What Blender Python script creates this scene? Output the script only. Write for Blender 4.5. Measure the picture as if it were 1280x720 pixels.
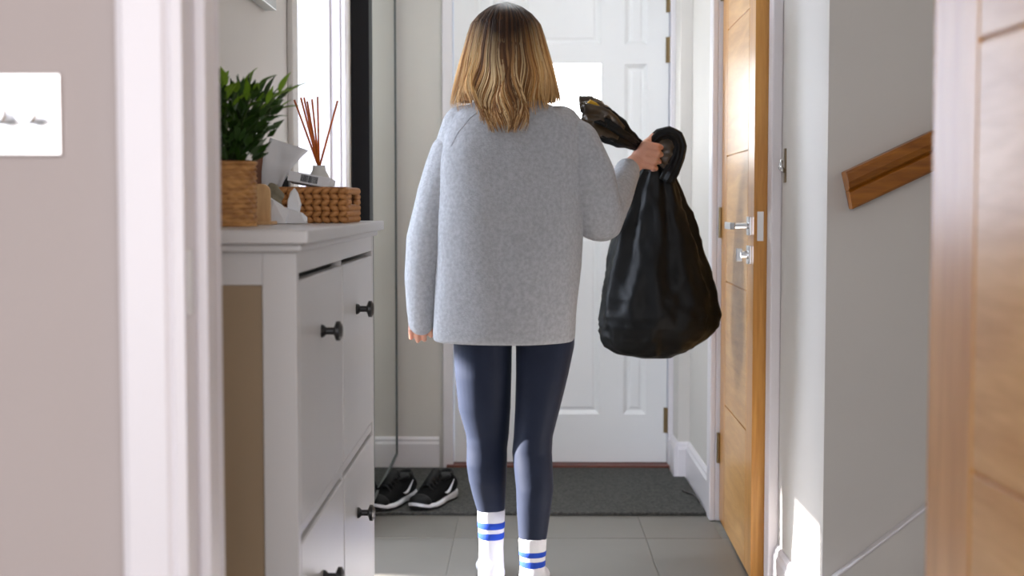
import bpy, bmesh, math, random
from mathutils import Vector, Matrix, Euler, noise
from mathutils.bvhtree import BVHTree

for o in list(bpy.data.objects):
    bpy.data.objects.remove(o, do_unlink=True)
S = bpy.context.scene
C = S.collection
R = math.radians
random.seed(7)

# ------------------------------------------------------------------ camera
F = 1800.0                      # focal length in pixels of the 1280x720 frame
CAMH = 1.048
cam = bpy.data.objects.new('camera', bpy.data.cameras.new('camera'))
C.objects.link(cam)
cam.location = (0, 0, CAMH)
CROT = Euler((R(90) - math.atan(106 / F), 0, math.atan(15 / F)), 'XYZ')
cam.rotation_euler = CROT
cam.data.sensor_width = 36
cam.data.lens = F / 1280 * 36
cam.data.clip_start = 0.05
cam.data.dof.use_dof = True
cam.data.dof.focus_distance = 3.3
cam.data.dof.aperture_fstop = 4.5
S.camera = cam
CM = CROT.to_matrix()

# ------------------------------------------------------------------ world, sun, daylight, added fill lights, exposure
w = bpy.data.worlds.new('sky'); S.world = w; w.use_nodes = True
w.node_tree.nodes['Background'].inputs[0].default_value = (0.62, 0.78, 1.0, 1)
w.node_tree.nodes['Background'].inputs[1].default_value = 1.0

def add_light(name, kind, loc, aim, energy, col, sx=1, sy=1):
    l = bpy.data.lights.new(name, kind); l.energy = energy; l.color = col
    if kind == 'AREA':
        l.shape = 'RECTANGLE'; l.size = sx; l.size_y = sy
    if kind == 'SUN':
        l.angle = R(0.8)
    o = bpy.data.objects.new(name, l); C.objects.link(o); o.location = loc
    d = Vector(aim)
    o.rotation_euler = d.to_track_quat('-Z', 'Y').to_euler()
    return o
EL = R(22)
add_light('sun', 'SUN', (-6, 8, 5), (0.985 * math.cos(EL), -0.173 * math.cos(EL), -math.sin(EL)), 30.0, (1.0, 0.95, 0.92))
add_light('side_window_daylight', 'AREA', (-2.96, 4.19, 1.40), (1, 0, -0.03), 46, (0.72, 0.82, 1.0), 0.58, 0.9)
add_light('side_south_window_daylight', 'AREA', (-1.75, 2.53, 1.55), (0.55, 0.83, -0.02), 38, (0.76, 0.85, 1.0), 1.5, 1.1)
add_light('side_north_glare_light', 'AREA', (-1.65, 6.07, 1.5), (0.1, -1, 0), 48, (0.73, 0.82, 1.0), 1.3, 1.2)  # added light in an invented window, for the glare on the near oak door
add_light('kitchen_window_daylight', 'AREA', (-0.1, -2.3, 1.45), (0, 1, -0.04), 68, (1.0, 0.95, 0.94), 3.9, 1.9)
add_light('stair_fill_light', 'AREA', (2.6, 2.55, 2.1), (-1, -0.05, -0.5), 5, (1.0, 0.95, 0.9), 0.8, 0.7)  # added fill that lifts the stair wall; no window known there
S.view_settings.view_transform = 'Standard'
S.view_settings.look = 'None'
S.view_settings.exposure = 0.58
S.view_settings.gamma = 1.0
S.view_settings.use_curve_mapping = False

# ------------------------------------------------------------------ helpers
def lin(r, g, b):
    def f(c):
        c /= 255.0
        return c / 12.92 if c <= 0.04045 else ((c + 0.055) / 1.055) ** 2.4
    return (f(r), f(g), f(b), 1.0)

def at(px, py, Y):
    """the world point that lies on the photograph's pixel at depth Y"""
    d = CM @ Vector(((px - 640) / F, -(py - 360) / F, -1.0))
    t = Y / d.y
    return Vector((d.x * t, Y, CAMH + d.z * t))

def base_mat(name):
    m = bpy.data.materials.new(name); m.use_nodes = True
    return m, m.node_tree, m.node_tree.nodes['Principled BSDF']

def mat(name, col, rough=0.5, metal=0.0, var=0.0, vscale=8.0, bump=0.0, bscale=60.0, stretch=(1, 1, 1), spec=0.5, detail=4.0, col2=None, **kw):
    m, nt, b = base_mat(name)
    b.inputs['Roughness'].default_value = rough
    b.inputs['Metallic'].default_value = metal
    b.inputs['Specular IOR Level'].default_value = spec
    b.inputs['Base Color'].default_value = col
    for k, v in kw.items():
        b.inputs[k.replace('_', ' ')].default_value = v
    tc = nt.nodes.new('ShaderNodeTexCoord'); mp = nt.nodes.new('ShaderNodeMapping')
    mp.inputs['Scale'].default_value = stretch
    nt.links.new(tc.outputs['Object'], mp.inputs['Vector'])
    if var > 0 or col2:
        n = nt.nodes.new('ShaderNodeTexNoise'); n.inputs['Scale'].default_value = vscale; n.inputs['Detail'].default_value = detail
        nt.links.new(mp.outputs['Vector'], n.inputs['Vector'])
        cr = nt.nodes.new('ShaderNodeValToRGB')
        a = [max(0, c * (1 - var)) for c in col[:3]] + [1]
        d = list(col2) if col2 else [min(1, c * (1 + var)) for c in col[:3]] + [1]
        cr.color_ramp.elements[0].position = 0.32; cr.color_ramp.elements[0].color = a if not col2 else col
        cr.color_ramp.elements[1].position = 0.68; cr.color_ramp.elements[1].color = d
        nt.links.new(n.outputs['Fac'], cr.inputs['Fac']); nt.links.new(cr.outputs['Color'], b.inputs['Base Color'])
    if bump > 0:
        n2 = nt.nodes.new('ShaderNodeTexNoise'); n2.inputs['Scale'].default_value = bscale; n2.inputs['Detail'].default_value = 5
        nt.links.new(mp.outputs['Vector'], n2.inputs['Vector'])
        bp = nt.nodes.new('ShaderNodeBump'); bp.inputs['Strength'].default_value = bump; bp.inputs['Distance'].default_value = 0.004
        nt.links.new(n2.outputs['Fac'], bp.inputs['Height']); nt.links.new(bp.outputs['Normal'], b.inputs['Normal'])
    return m

def oak_mat(name, stretch, c0, c1, rough=0.28):
    m, nt, b = base_mat(name)
    b.inputs['Roughness'].default_value = rough
    b.inputs['Specular IOR Level'].default_value = 0.5
    tc = nt.nodes.new('ShaderNodeTexCoord'); mp = nt.nodes.new('ShaderNodeMapping')
    mp.inputs['Scale'].default_value = stretch
    nt.links.new(tc.outputs['Object'], mp.inputs['Vector'])
    n = nt.nodes.new('ShaderNodeTexNoise'); n.inputs['Scale'].default_value = 3.0; n.inputs['Detail'].default_value = 7; n.inputs['Distortion'].default_value = 0.9
    n2 = nt.nodes.new('ShaderNodeTexNoise'); n2.inputs['Scale'].default_value = 22.0; n2.inputs['Detail'].default_value = 3
    nt.links.new(mp.outputs['Vector'], n.inputs['Vector']); nt.links.new(mp.outputs['Vector'], n2.inputs['Vector'])
    mx = nt.nodes.new('ShaderNodeMath'); mx.operation = 'MULTIPLY_ADD'; mx.inputs[1].default_value = 0.35
    nt.links.new(n2.outputs['Fac'], mx.inputs[0]); nt.links.new(n.outputs['Fac'], mx.inputs[2])
    cr = nt.nodes.new('ShaderNodeValToRGB')
    cr.color_ramp.elements[0].position = 0.5; cr.color_ramp.elements[0].color = c0
    cr.color_ramp.elements[1].position = 0.85; cr.color_ramp.elements[1].color = c1
    nt.links.new(mx.outputs[0], cr.inputs['Fac']); nt.links.new(cr.outputs['Color'], b.inputs['Base Color'])
    bp = nt.nodes.new('ShaderNodeBump'); bp.inputs['Strength'].default_value = 0.08; bp.inputs['Distance'].default_value = 0.002
    nt.links.new(n2.outputs['Fac'], bp.inputs['Height']); nt.links.new(bp.outputs['Normal'], b.inputs['Normal'])
    return m

def emit_mat(name, col, strength):
    m, nt, b = base_mat(name)
    b.inputs['Base Color'].default_value = (0.8, 0.8, 0.8, 1)
    b.inputs['Emission Color'].default_value = col
    b.inputs['Emission Strength'].default_value = strength
    return m

W = {}          # world origin of every object that parents others
def worigin(o):
    return W.get(o.name, Vector((0, 0, 0))) if o else Vector((0, 0, 0))

def link(o, parent=None):
    C.objects.link(o)
    if parent:
        o.parent = parent
        W[o.name] = worigin(parent).copy()
    return o

def tag(o, label=None, cat=None, group=None, kind=None):
    if label: o['label'] = label
    if cat: o['category'] = cat
    if group: o['group'] = group
    if kind: o['kind'] = kind
    return o

def thing(name, loc, label, cat, group=None, kind=None):
    o = bpy.data.objects.new(name, None); C.objects.link(o); o.location = loc
    o.empty_display_size = 0.05
    W[o.name] = Vector(loc)
    return tag(o, label, cat, group, kind)

def mesh(name, V, Fc, m, parent=None, smooth=False, bevel=0, seg=2, auto=None):
    og = worigin(parent)
    me = bpy.data.meshes.new(name)
    me.from_pydata([tuple(Vector(v) - og) for v in V], [], Fc)
    me.validate(); me.update()
    bm = bmesh.new(); bm.from_mesh(me); bmesh.ops.recalc_face_normals(bm, faces=bm.faces); bm.to_mesh(me); bm.free()
    if smooth:
        for p in me.polygons: p.use_smooth = True
    me.materials.append(m)
    o = link(bpy.data.objects.new(name, me), parent)
    if bevel:
        b = o.modifiers.new('bevel', 'BEVEL'); b.width = bevel; b.segments = seg; b.limit_method = 'ANGLE'; b.angle_limit = R(40)
    return o

class MB:
    def __init__(s): s.V = []; s.F = []
    def add(s, V, Fc):
        n = len(s.V); s.V += [Vector(v) for v in V]; s.F += [tuple(i + n for i in f) for f in Fc]; return s
    def box(s, x0, x1, y0, y1, z0, z1):
        V = [(x0, y0, z0), (x1, y0, z0), (x1, y1, z0), (x0, y1, z0), (x0, y0, z1), (x1, y0, z1), (x1, y1, z1), (x0, y1, z1)]
        return s.add(V, [(0, 3, 2, 1), (4, 5, 6, 7), (0, 1, 5, 4), (1, 2, 6, 5), (2, 3, 7, 6), (3, 0, 4, 7)])
    def loft(s, rings, close=True, cap=True):
        n = len(rings[0]); V = [p for r in rings for p in r]; Fc = []
        for i in range(len(rings) - 1):
            for j in range(n if close else n - 1):
                k = (j + 1) % n
                Fc.append((i * n + j, i * n + k, (i + 1) * n + k, (i + 1) * n + j))
        if cap:
            Fc.append(tuple(range(n - 1, -1, -1))); Fc.append(tuple((len(rings) - 1) * n + j for j in range(n)))
        return s.add(V, Fc)
    def lathe(s, cx, cy, prof, n=24, fr=None):
        rings = []
        for r, z in prof:
            rings.append([(cx + (r * (fr(i * 2 * math.pi / n, z) if fr else 1)) * math.cos(i * 2 * math.pi / n),
                           cy + (r * (fr(i * 2 * math.pi / n, z) if fr else 1)) * math.sin(i * 2 * math.pi / n), z) for i in range(n)])
        return s.loft(rings)
    def tube(s, P, rad, n=10, cap=True, prof=None):
        P = [Vector(p) for p in P]
        if not hasattr(rad, '__len__'): rad = [rad] * len(P)
        rings = []; up = None
        for i, p in enumerate(P):
            t = (P[min(i + 1, len(P) - 1)] - P[max(i - 1, 0)]).normalized()
            if up is None:
                up = t.orthogonal().normalized()
            up = (up - t * up.dot(t)).normalized()
            sd = t.cross(up)
            ring = []
            for j in range(n):
                a = 2 * math.pi * j / n
                k = prof(i, a) if prof else 1.0
                ring.append(p + (up * math.cos(a) + sd * math.sin(a)) * rad[i] * k)
            rings.append(ring)
        return s.loft(rings, cap=cap)
    def ball(s, c, r, n=14, m=10, sc=(1, 1, 1), rot=None):
        c = Vector(c); V = []; Fc = []
        def pt(x, y, z):
            v = Vector((x * sc[0], y * sc[1], z * sc[2])) * r
            if rot: v = rot @ v
            return c + v
        V.append(pt(0, 0, 1))
        for i in range(1, m):
            a = math.pi * i / m
            for j in range(n):
                b = 2 * math.pi * j / n
                V.append(pt(math.sin(a) * math.cos(b), math.sin(a) * math.sin(b), math.cos(a)))
        V.append(pt(0, 0, -1)); L = len(V) - 1
        for j in range(n):
            k = (j + 1) % n
            Fc.append((0, 1 + j, 1 + k)); Fc.append((L, L - n + k, L - n + j))
            for i in range(m - 2):
                Fc.append((1 + i * n + j, 1 + (i + 1) * n + j, 1 + (i + 1) * n + k, 1 + i * n + k))
        return s.add(V, Fc)
    def chain(s, P, rad):
        """tapered limbs: balls at the joints, cones between them (to be fused by remeshing)"""
        P = [Vector(p) for p in P]
        for p, r in zip(P, rad): s.ball(p, r)
        for i in range(len(P) - 1):
            s.tube([P[i], P[i + 1]], [rad[i], rad[i + 1]], 14)
        return s
    def rot(s, M, c=(0, 0, 0)):
        c = Vector(c); s.V = [c + M @ (v - c) for v in s.V]; return s
    def build(s, name, m, parent=None, smooth=False, bevel=0, seg=2):
        return mesh(name, s.V, s.F, m, parent, smooth, bevel, seg)

def fuse(mb, voxel, smooth_it=4, fac=0.5):
    """one continuous skin over overlapping shapes; returns (verts, faces)"""
    me = bpy.data.meshes.new('tmp'); me.from_pydata([tuple(v) for v in mb.V], [], mb.F); me.update()
    bm = bmesh.new(); bm.from_mesh(me); bmesh.ops.recalc_face_normals(bm, faces=bm.faces); bm.to_mesh(me); bm.free()
    o = bpy.data.objects.new('tmp', me); C.objects.link(o)
    r = o.modifiers.new('r', 'REMESH'); r.mode = 'VOXEL'; r.voxel_size = voxel
    if smooth_it:
        q = o.modifiers.new('s', 'SMOOTH'); q.iterations = smooth_it; q.factor = fac
    dg = bpy.context.evaluated_depsgraph_get(); dg.update()
    ev = o.evaluated_get(dg); m2 = bpy.data.meshes.new_from_object(ev)
    V = [v.co.copy() for v in m2.vertices]; Fc = [tuple(p.vertices) for p in m2.polygons]
    bpy.data.objects.remove(o); bpy.data.meshes.remove(me); bpy.data.meshes.remove(m2)
    return V, Fc

def boxo(name, x0, x1, y0, y1, z0, z1, m, parent=None, bevel=0.0, seg=2):
    return MB().box(x0, x1, y0, y1, z0, z1).build(name, m, parent, bevel=bevel, seg=seg)

def smooth_angle(o, ang=40):
    for p in o.data.polygons: p.use_smooth = True
    try:
        o.data.set_sharp_from_angle(angle=R(ang))
    except Exception:
        pass
    return o

# ------------------------------------------------------------------ materials
M_hall = mat('hall_paint', lin(213, 208, 202), 0.65, var=0.015, vscale=3, bump=0.02, bscale=250)
M_kit = mat('kitchen_paint', lin(178, 166, 162), 0.7, var=0.015, vscale=3, bump=0.02, bscale=250)
M_ceil = mat('ceiling_paint', lin(238, 238, 236), 0.8, var=0.01)
M_gloss = mat('white_gloss_paint', lin(229, 224, 227), 0.35, var=0.01, vscale=6)
M_door = mat('white_door_paint', lin(236, 236, 236), 0.38, var=0.01, vscale=5)
M_grout = mat('grout', lin(132, 130, 124), 0.9, var=0.06, vscale=30)
M_tile = mat('grey_tile', lin(118, 114, 107), 0.42, var=0.03, vscale=7, bump=0.03, bscale=90)
M_oakv = oak_mat('oak_vertical', (9, 9, 0.8), lin(190, 130, 60), lin(216, 160, 88))
M_oakh = oak_mat('oak_horizontal', (9, 0.8, 9), lin(198, 142, 72), lin(224, 174, 106))
M_oake = oak_mat('oak_edge', (14, 14, 0.8), lin(188, 124, 44), lin(214, 154, 70), 0.4)
M_rail = oak_mat('handrail_wood', (0.9, 9, 9), lin(126, 70, 12), lin(172, 106, 30), 0.35)
M_chrome = mat('chrome', (0.75, 0.76, 0.78, 1), 0.14, 1.0, var=0.02)
M_satin = mat('satin_steel', (0.62, 0.6, 0.57, 1), 0.32, 1.0, var=0.03)
M_brass = mat('aged_brass', lin(132, 112, 80), 0.38, 0.9, var=0.1, vscale=40)
M_black = mat('black_paint', lin(16, 16, 20), 0.55, spec=0.25, var=0.08, vscale=20)
M_knob = mat('black_knob', lin(24, 23, 24), 0.35, var=0.08, vscale=40)
M_mirror = mat('mirror_glass', (0.80, 0.87, 0.84, 1), 0.02, 1.0, var=0.005)
M_mat = mat('doormat_pile', lin(40, 40, 39), 0.95, vscale=120, col2=lin(88, 87, 82), bump=0.9, bscale=300, detail=8)
M_thr = mat('brown_threshold', lin(104, 50, 34), 0.5, var=0.1, vscale=20)
M_cab = mat('white_cabinet_lacquer', lin(206, 203, 201), 0.3, var=0.01, vscale=6)
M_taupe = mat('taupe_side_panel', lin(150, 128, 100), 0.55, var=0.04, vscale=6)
M_wood = oak_mat('pale_wood', (12, 12, 2), lin(190, 146, 96), lin(214, 172, 120), 0.5)
M_paper = mat('white_paper', lin(226, 226, 228), 0.8, var=0.03, vscale=20)
M_cane = mat('woven_cane', lin(138, 88, 40), 0.6, vscale=34, col2=lin(192, 140, 78), bump=0.3, bscale=140, stretch=(1, 1, 3))
M_hyac = mat('water_hyacinth', lin(134, 82, 38), 0.55, vscale=55, col2=lin(190, 132, 74), bump=0.4, bscale=170)
M_reed = mat('orange_reed', lin(196, 96, 28), 0.5, var=0.15, vscale=60)
M_bottle = mat('white_ceramic', lin(206, 204, 198), 0.35, var=0.02, vscale=20)
M_soil = mat('dark_soil', lin(40, 30, 22), 0.95, var=0.3, vscale=80, bump=0.6)
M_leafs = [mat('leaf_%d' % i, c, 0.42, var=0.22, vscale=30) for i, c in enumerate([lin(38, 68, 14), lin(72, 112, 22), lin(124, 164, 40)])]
M_stem = mat('green_stem', lin(52, 72, 26), 0.6, var=0.15, vscale=40)
M_switch = mat('polished_steel_plate', (0.84, 0.8, 0.78, 1), 0.22, 1.0, var=0.02)
M_glassw = emit_mat('daylit_frosted_glass', (0.93, 0.97, 1.0, 1), 7.0)

# ------------------------------------------------------------------ structure
XL = -0.565          # hall left wall
Yend = 5.66          # front door wall
H = 2.4

def struct(o, label, cat):
    return tag(o, label, cat, kind='structure')

# floor with tiles
fl = boxo('floor', -3.2, 3.2, -2.6, 6.3, -0.2, -0.002, M_grout)
struct(fl, 'grey tiled hall floor with thin pale grout joints', 'floor')
xe = [-0.555, -0.219, 0.381, 0.68]
ye = [1.68, 2.06, 2.66, 3.26, 3.86, 4.46, 5.06, 5.65]
shared = {}
for j in range(len(ye) - 1):
    for i in range(len(xe) - 1):
        x1 = xe[i + 1]
        if i == 2 and ye[j] > 4.4: x1 = 0.62 if ye[j] < 5 else 0.575
        dx, dy = x1 - xe[i] - 0.003, ye[j + 1] - ye[j] - 0.003
        key = (round(dx, 3), round(dy, 3))
        if key not in shared:
            t = MB().box(0, dx, 0, dy, -0.008, 0).build('tile', M_tile, fl, bevel=0.0012, seg=1)
            shared[key] = t.data
        else:
            t = link(bpy.data.objects.new('tile', shared[key]), fl)
            b = t.modifiers.new('bevel', 'BEVEL'); b.width = 0.0012; b.segments = 1
        t.location = (xe[i] + 0.002, ye[j] + 0.002, 0)
for j in range(3):       # wider hall tiles to the stair foot and kitchen tiles near the doorway
    for i in range(5):
        t = MB().box(0, 0.596, 0, 0.596, -0.012, 0).build('tile', M_tile, fl) if (i, j) == (0, 0) else link(bpy.data.objects.new('tile', bpy.data.objects[t.name].data), fl)
        t.location = (-1.42 + 0.6 * i, -0.33 + 0.6 * j, 0)

cl = boxo('ceiling', -3.2, 3.2, -2.6, 6.3, H, H + 0.1, M_ceil)
struct(cl, 'plain white ceiling over the hall', 'ceiling')

# left hall wall with the side-room doorway (opening Y 3.54 .. 4.42)
m = MB()
m.box(XL - 0.10, XL, 1.66, 3.52, 0, H)
m.box(XL - 0.10, XL, 4.44, Yend, 0, H)
m.box(XL - 0.10, XL, 3.52, 4.44, 2.02, H)
struct(m.build('wall_left', M_hall), 'warm off-white painted hall wall behind the shoe cabinet', 'wall')
# end wall round the front door
DX0, DX1 = -0.275, 0.565
m = MB()
m.box(XL - 0.10, DX0 - 0.045, Yend, Yend + 0.14, 0, H)
m.box(DX1 + 0.04, 0.95, Yend, Yend + 0.14, 0, H)
m.box(DX0 - 0.045, DX1 + 0.04, Yend, Yend + 0.14, 2.04, H)
struct(m.build('wall_front', M_hall), 'pale painted end wall around the white front door', 'wall')
# right wall: nib by the front door, stretch to the oak door, stretch to the stairs, wall up the stairs
m = MB()
m.box(0.588, 0.75, 5.45, Yend, 0, H)
m.box(0.632, 0.75, 4.76, 5.45, 0, H)
m.box(0.675, 0.775, 3.90, 4.76, 2.02, H)
m.box(0.690, 0.79, 3.29, 3.90, 0, H)
struct(m.build('wall_right', M_hall), 'pale hall wall with the oak door ajar in it', 'wall')
m = MB(); m.box(0.79, 2.9, 3.29, 3.39, 0, H)
struct(m.build('wall_stair', M_hall), 'grey shaded wall carrying the stair handrail', 'wall')
m = MB(); m.box(1.2, 1.3, 3.39, 4.9, 0, H); m.box(0.75, 1.2, 4.86, 4.96, 0, H)
struct(m.build('wall_cupboard', M_hall), 'wall of the small room behind the hall oak door', 'wall')
m = MB(); m.box(0.75, 2.9, 1.66, 1.72, 0, H); m.box(2.9, 3.0, 1.66, 3.39, 0, 1.7); m.box(2.9, 3.0, 1.66, 2.1, 1.7, H); m.box(2.9, 3.0, 3.0, 3.39, 1.7, H)
struct(m.build('wall_stairwell', M_hall), 'wall closing the stairwell at its top', 'wall')
# partition between the camera's room and the hall; doorway X -0.354 .. 0.43
PX0, PX1 = -0.354, 0.492
m = MB()
m.box(-2.2, PX0 - 0.03, 1.50, 1.66, 0, H)
m.box(PX1 + 0.03, 2.2, 1.50, 1.66, 0, H)
m.box(PX0 - 0.03, PX1 + 0.03, 1.50, 1.66, 2.03, H)
struct(m.build('wall_partition', M_kit), 'warm grey wall carrying the steel light switch', 'wall')
# room behind the camera
m = MB()
m.box(-2.3, -2.2, -2.5, 1.66, 0, H); m.box(2.2, 2.3, -2.5, 1.5, 0, H)
m.box(-2.2, 2.2, -2.5, -2.4, 0, 0.4); m.box(-2.2, 2.2, -2.5, -2.4, 2.3, H)
m.box(-2.2, -2.05, -2.5, -2.4, 0.4, 2.3); m.box(1.85, 2.2, -2.5, -2.4, 0.4, 2.3)
struct(m.build('wall_kitchen', M_kit), 'walls of the room behind the doorway with a wide window', 'wall')
# side room seen only by its light
m = MB()
m.box(-3.1, -3.0, 2.4, 6.2, 0, 0.9); m.box(-3.1, -3.0, 2.4, 6.2, 1.86, H)
m.box(-3.1, -3.0, 2.4, 3.85, 0.9, 1.86); m.box(-3.1, -3.0, 4.52, 6.2, 0.9, 1.86)
m.box(-3.0, XL - 0.1, 2.4, 2.5, 0, 0.95); m.box(-3.0, XL - 0.1, 2.4, 2.5, 2.15, H)
m.box(-3.0, -2.55, 2.4, 2.5, 0.95, 2.15); m.box(-0.95, XL - 0.1, 2.4, 2.5, 0.95, 2.15)
m.box(-3.0, XL - 0.1, 6.1, 6.2, 0, 0.85); m.box(-3.0, XL - 0.1, 6.1, 6.2, 2.15, H); m.box(-3.0, -2.35, 6.1, 6.2, 0.85, 2.15); m.box(-0.95, XL - 0.1, 6.1, 6.2, 0.85, 2.15); m.box(XL - 0.1, XL, 5.8, 6.2, 0, H)
struct(m.build('wall_side_room', M_hall), 'walls of the sunlit side room through the left doorway', 'wall')

# window frame in the side room
wf = thing('window_1', (-3.05, 4.19, 0.9), 'white framed west window of the side room, letting in the sun', 'window', kind='structure')
for (a, b2, c, d) in ((3.85, 3.89, 0.9, 1.86), (4.48, 4.52, 0.9, 1.86), (3.89, 4.48, 0.9, 0.94), (3.89, 4.48, 1.82, 1.86)):
    boxo('window_frame', -3.08, -3.02, a, b2, c, d, M_gloss, wf, 0.003)
wf = thing('window_2', (-1.75, 2.45, 0.95), 'wide white framed window of the side room, facing away from the sun', 'window', kind='structure')
for (a, b2, c, d) in ((-2.55, -2.5, 0.95, 2.15), (-1.0, -0.95, 0.95, 2.15), (-2.5, -1.0, 0.95, 1.0), (-2.5, -1.0, 2.1, 2.15)):
    boxo('window_frame', a, b2, 2.42, 2.48, c, d, M_gloss, wf, 0.003)

wf = thing('added_window_3', (-1.65, 6.15, 0.85), 'added white framed window of the side room, unseen, for the oak door glare', 'window', kind='structure')  # unseen window, added so the near oak door reflects something bright
for (a, b2, c, d) in ((-2.35, -2.3, 0.85, 2.15), (-1.0, -0.95, 0.85, 2.15), (-2.3, -1.0, 0.85, 0.9), (-2.3, -1.0, 2.1, 2.15)):
    boxo('window_frame', a, b2, 6.12, 6.18, c, d, M_gloss, wf, 0.003)

# skirting boards
SKH = 0.125
def skirt(name, pts, label, h=SKH):
    """boards along a polyline; the free side is on the left of the walking direction"""
    t = thing(name, (pts[0][0], pts[0][1], 0), label, 'skirting board', kind='structure')
    for (x0, y0), (x1, y1) in zip(pts[:-1], pts[1:]):
        d = Vector((x1 - x0, y1 - y0)); L = d.length; d.normalize(); nrm = Vector((-d.y, d.x))
        prof = [(0, 0), (0.016, 0), (0.016, h - 0.028), (0.011, h - 0.018), (0.011, h - 0.010), (0.004, h), (0, h)]
        rings = []
        for s0 in (-0.0, L):
            rings.append([(x0 + d.x * s0 + nrm.x * o_, y0 + d.y * s0 + nrm.y * o_, z) for o_, z in prof])
        MB().loft(rings).build('board', M_gloss, t)
    return t
skirt('baseboard_left', [(XL, 3.40), (XL, 1.70)], 'white skirting board along the left wall behind the shoe cabinet')
skirt('baseboard_front', [(DX0 - 0.06, Yend), (XL, Yend), (XL, 4.53)], 'white skirting board on the end wall beside the black sneakers')
skirt('baseboard_right', [(0.632, 4.79), (0.632, 5.45), (0.588, 5.45), (0.588, Yend - 0.02)], 'white stepped skirting board beside the front door hinge side', 0.14)
skirt('baseboard_stair', [(0.690, 3.29), (0.690, 3.86)], 'white skirting board below the brass latch plate')

# trims -----------------------------------------------------------
def trim(name, loc, label):
    return thing(name, loc, label, 'door frame', kind='structure')
t1 = trim('trim_1', (PX0, 1.5, 0), 'white moulded frame of the near doorway beside the light switch')
def arch_y(parent, xa, xb, y0, sgn):       # architrave leg with a stepped section, lies on a wall that faces -Y/+Y (sgn)
    # xa inner edge, xb outer edge
    k = 1 if xb > xa else -1; wd = abs(xb - xa)
    prof = [(0, 0), (0, 0.012), (0.010, 0.015), (0.014, 0.012), (0.020, 0.017), (wd - 0.008, 0.022), (wd, 0.018), (wd, 0)]
    rings = [[(xa + k * u, y0 + sgn * v, z) for u, v in prof] for z in (0, 2.09)]
    return MB().loft(rings).build('architrave', M_gloss, parent)
arch_y(t1, PX0 + 0.002, PX0 - 0.064, 1.5, -1); arch_y(t1, PX1 - 0.0, PX1 + 0.07, 1.5, -1)
arch_y(t1, PX0 + 0.002, PX0 - 0.064, 1.66, 1); arch_y(t1, PX1 - 0.0, PX1 + 0.07, 1.66, 1)
boxo('lining', PX0 - 0.03, PX0, 1.498, 1.662, 0, 2.0, M_gloss, t1, 0.002)
boxo('lining', PX1, PX1 + 0.03, 1.498, 1.662, 0, 2.0, M_gloss, t1, 0.002)
boxo('lining_head', PX0 - 0.03, PX1 + 0.03, 1.498, 1.662, 2.0, 2.03, M_gloss, t1, 0.002)
boxo('door_stop', PX0, PX0 + 0.013, 1.548, 1.60, 0, 2.0, M_gloss, t1, 0.002)
boxo('door_stop', PX1 - 0.013, PX1, 1.548, 1.60, 0, 2.0, M_gloss, t1, 0.002)
boxo('architrave_head', PX0 - 0.064, PX1 + 0.07, 1.478, 1.5, 2.03, 2.09, M_gloss, t1, 0.003)
kp = boxo('strike_plate', PX0 - 0.001, PX0 + 0.002, 1.512, 1.534, 0.93, 1.0, M_satin, t1, 0.001); kp['label'] = 'steel strike plate'

t2 = trim('trim_2', (XL, 4.42, 0), 'bright white frame of the doorway between cabinet and mirror')
boxo('lining', XL - 0.12, XL + 0.004, 4.42, 4.45, 0, 2.0, M_gloss, t2, 0.002)
boxo('lining', XL - 0.12, XL + 0.004, 3.51, 3.54, 0, 2.0, M_gloss, t2, 0.002)
boxo('lining_head', XL - 0.12, XL + 0.004, 3.51, 4.45, 2.0, 2.03, M_gloss, t2, 0.002)
boxo('door_stop', XL - 0.062, XL - 0.026, 4.408, 4.42, 0, 2.0, M_gloss, t2, 0.002)
boxo('door_stop', XL - 0.062, XL - 0.026, 3.54, 3.552, 0, 2.0, M_gloss, t2, 0.002)
boxo('architrave', XL, XL + 0.020, 4.428, 4.50, 0, 2.08, M_gloss, t2, 0.004)
boxo('architrave', XL, XL + 0.014, 3.452, 3.532, 0, 2.08, M_hall, t2, 0.004)
boxo('architrave', XL - 0.14, XL - 0.12, 4.428, 4.50, 0, 2.08, M_gloss, t2, 0.004)

t3 = trim('trim_3', (0.64, 4.73, 0), 'white frame around the oak door in the hall')
boxo('architrave', 0.612, 0.632, 4.712, 4.788, 0, 2.08, M_gloss, t3, 0.004)
boxo('lining', 0.632, 0.78, 4.712, 4.76, 0, 2.0, M_gloss, t3, 0.002)
boxo('architrave', 0.662, 0.690, 3.865, 3.932, 0, 2.08, M_gloss, t3, 0.004)
boxo('lining', 0.690, 0.80, 3.90, 3.930, 0, 2.0, M_gloss, t3, 0.002)
boxo('lining_head', 0.66, 0.80, 3.90, 4.76, 2.0, 2.03, M_gloss, t3, 0.002)

t4 = trim('trim_4', (DX0, Yend, 0), 'white frame around the panelled front door')
boxo('jamb', DX0 - 0.045, DX0 - 0.004, Yend - 0.02, Yend + 0.10, 0, 2.04, M_gloss, t4, 0.004)
boxo('jamb', DX1 + 0.004, DX1 + 0.040, Yend - 0.02, Yend + 0.10, 0, 2.04, M_gloss, t4, 0.004)
boxo('jamb_head', DX0 - 0.045, DX1 + 0.040, Yend - 0.02, Yend + 0.10, 2.0, 2.04, M_gloss, t4, 0.004)
th = boxo('threshold', DX0 - 0.03, DX1 + 0.03, Yend - 0.05, Yend + 0.04, 0, 0.018, M_thr, t4, 0.003); th['label'] = 'red-brown timber threshold'

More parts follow.
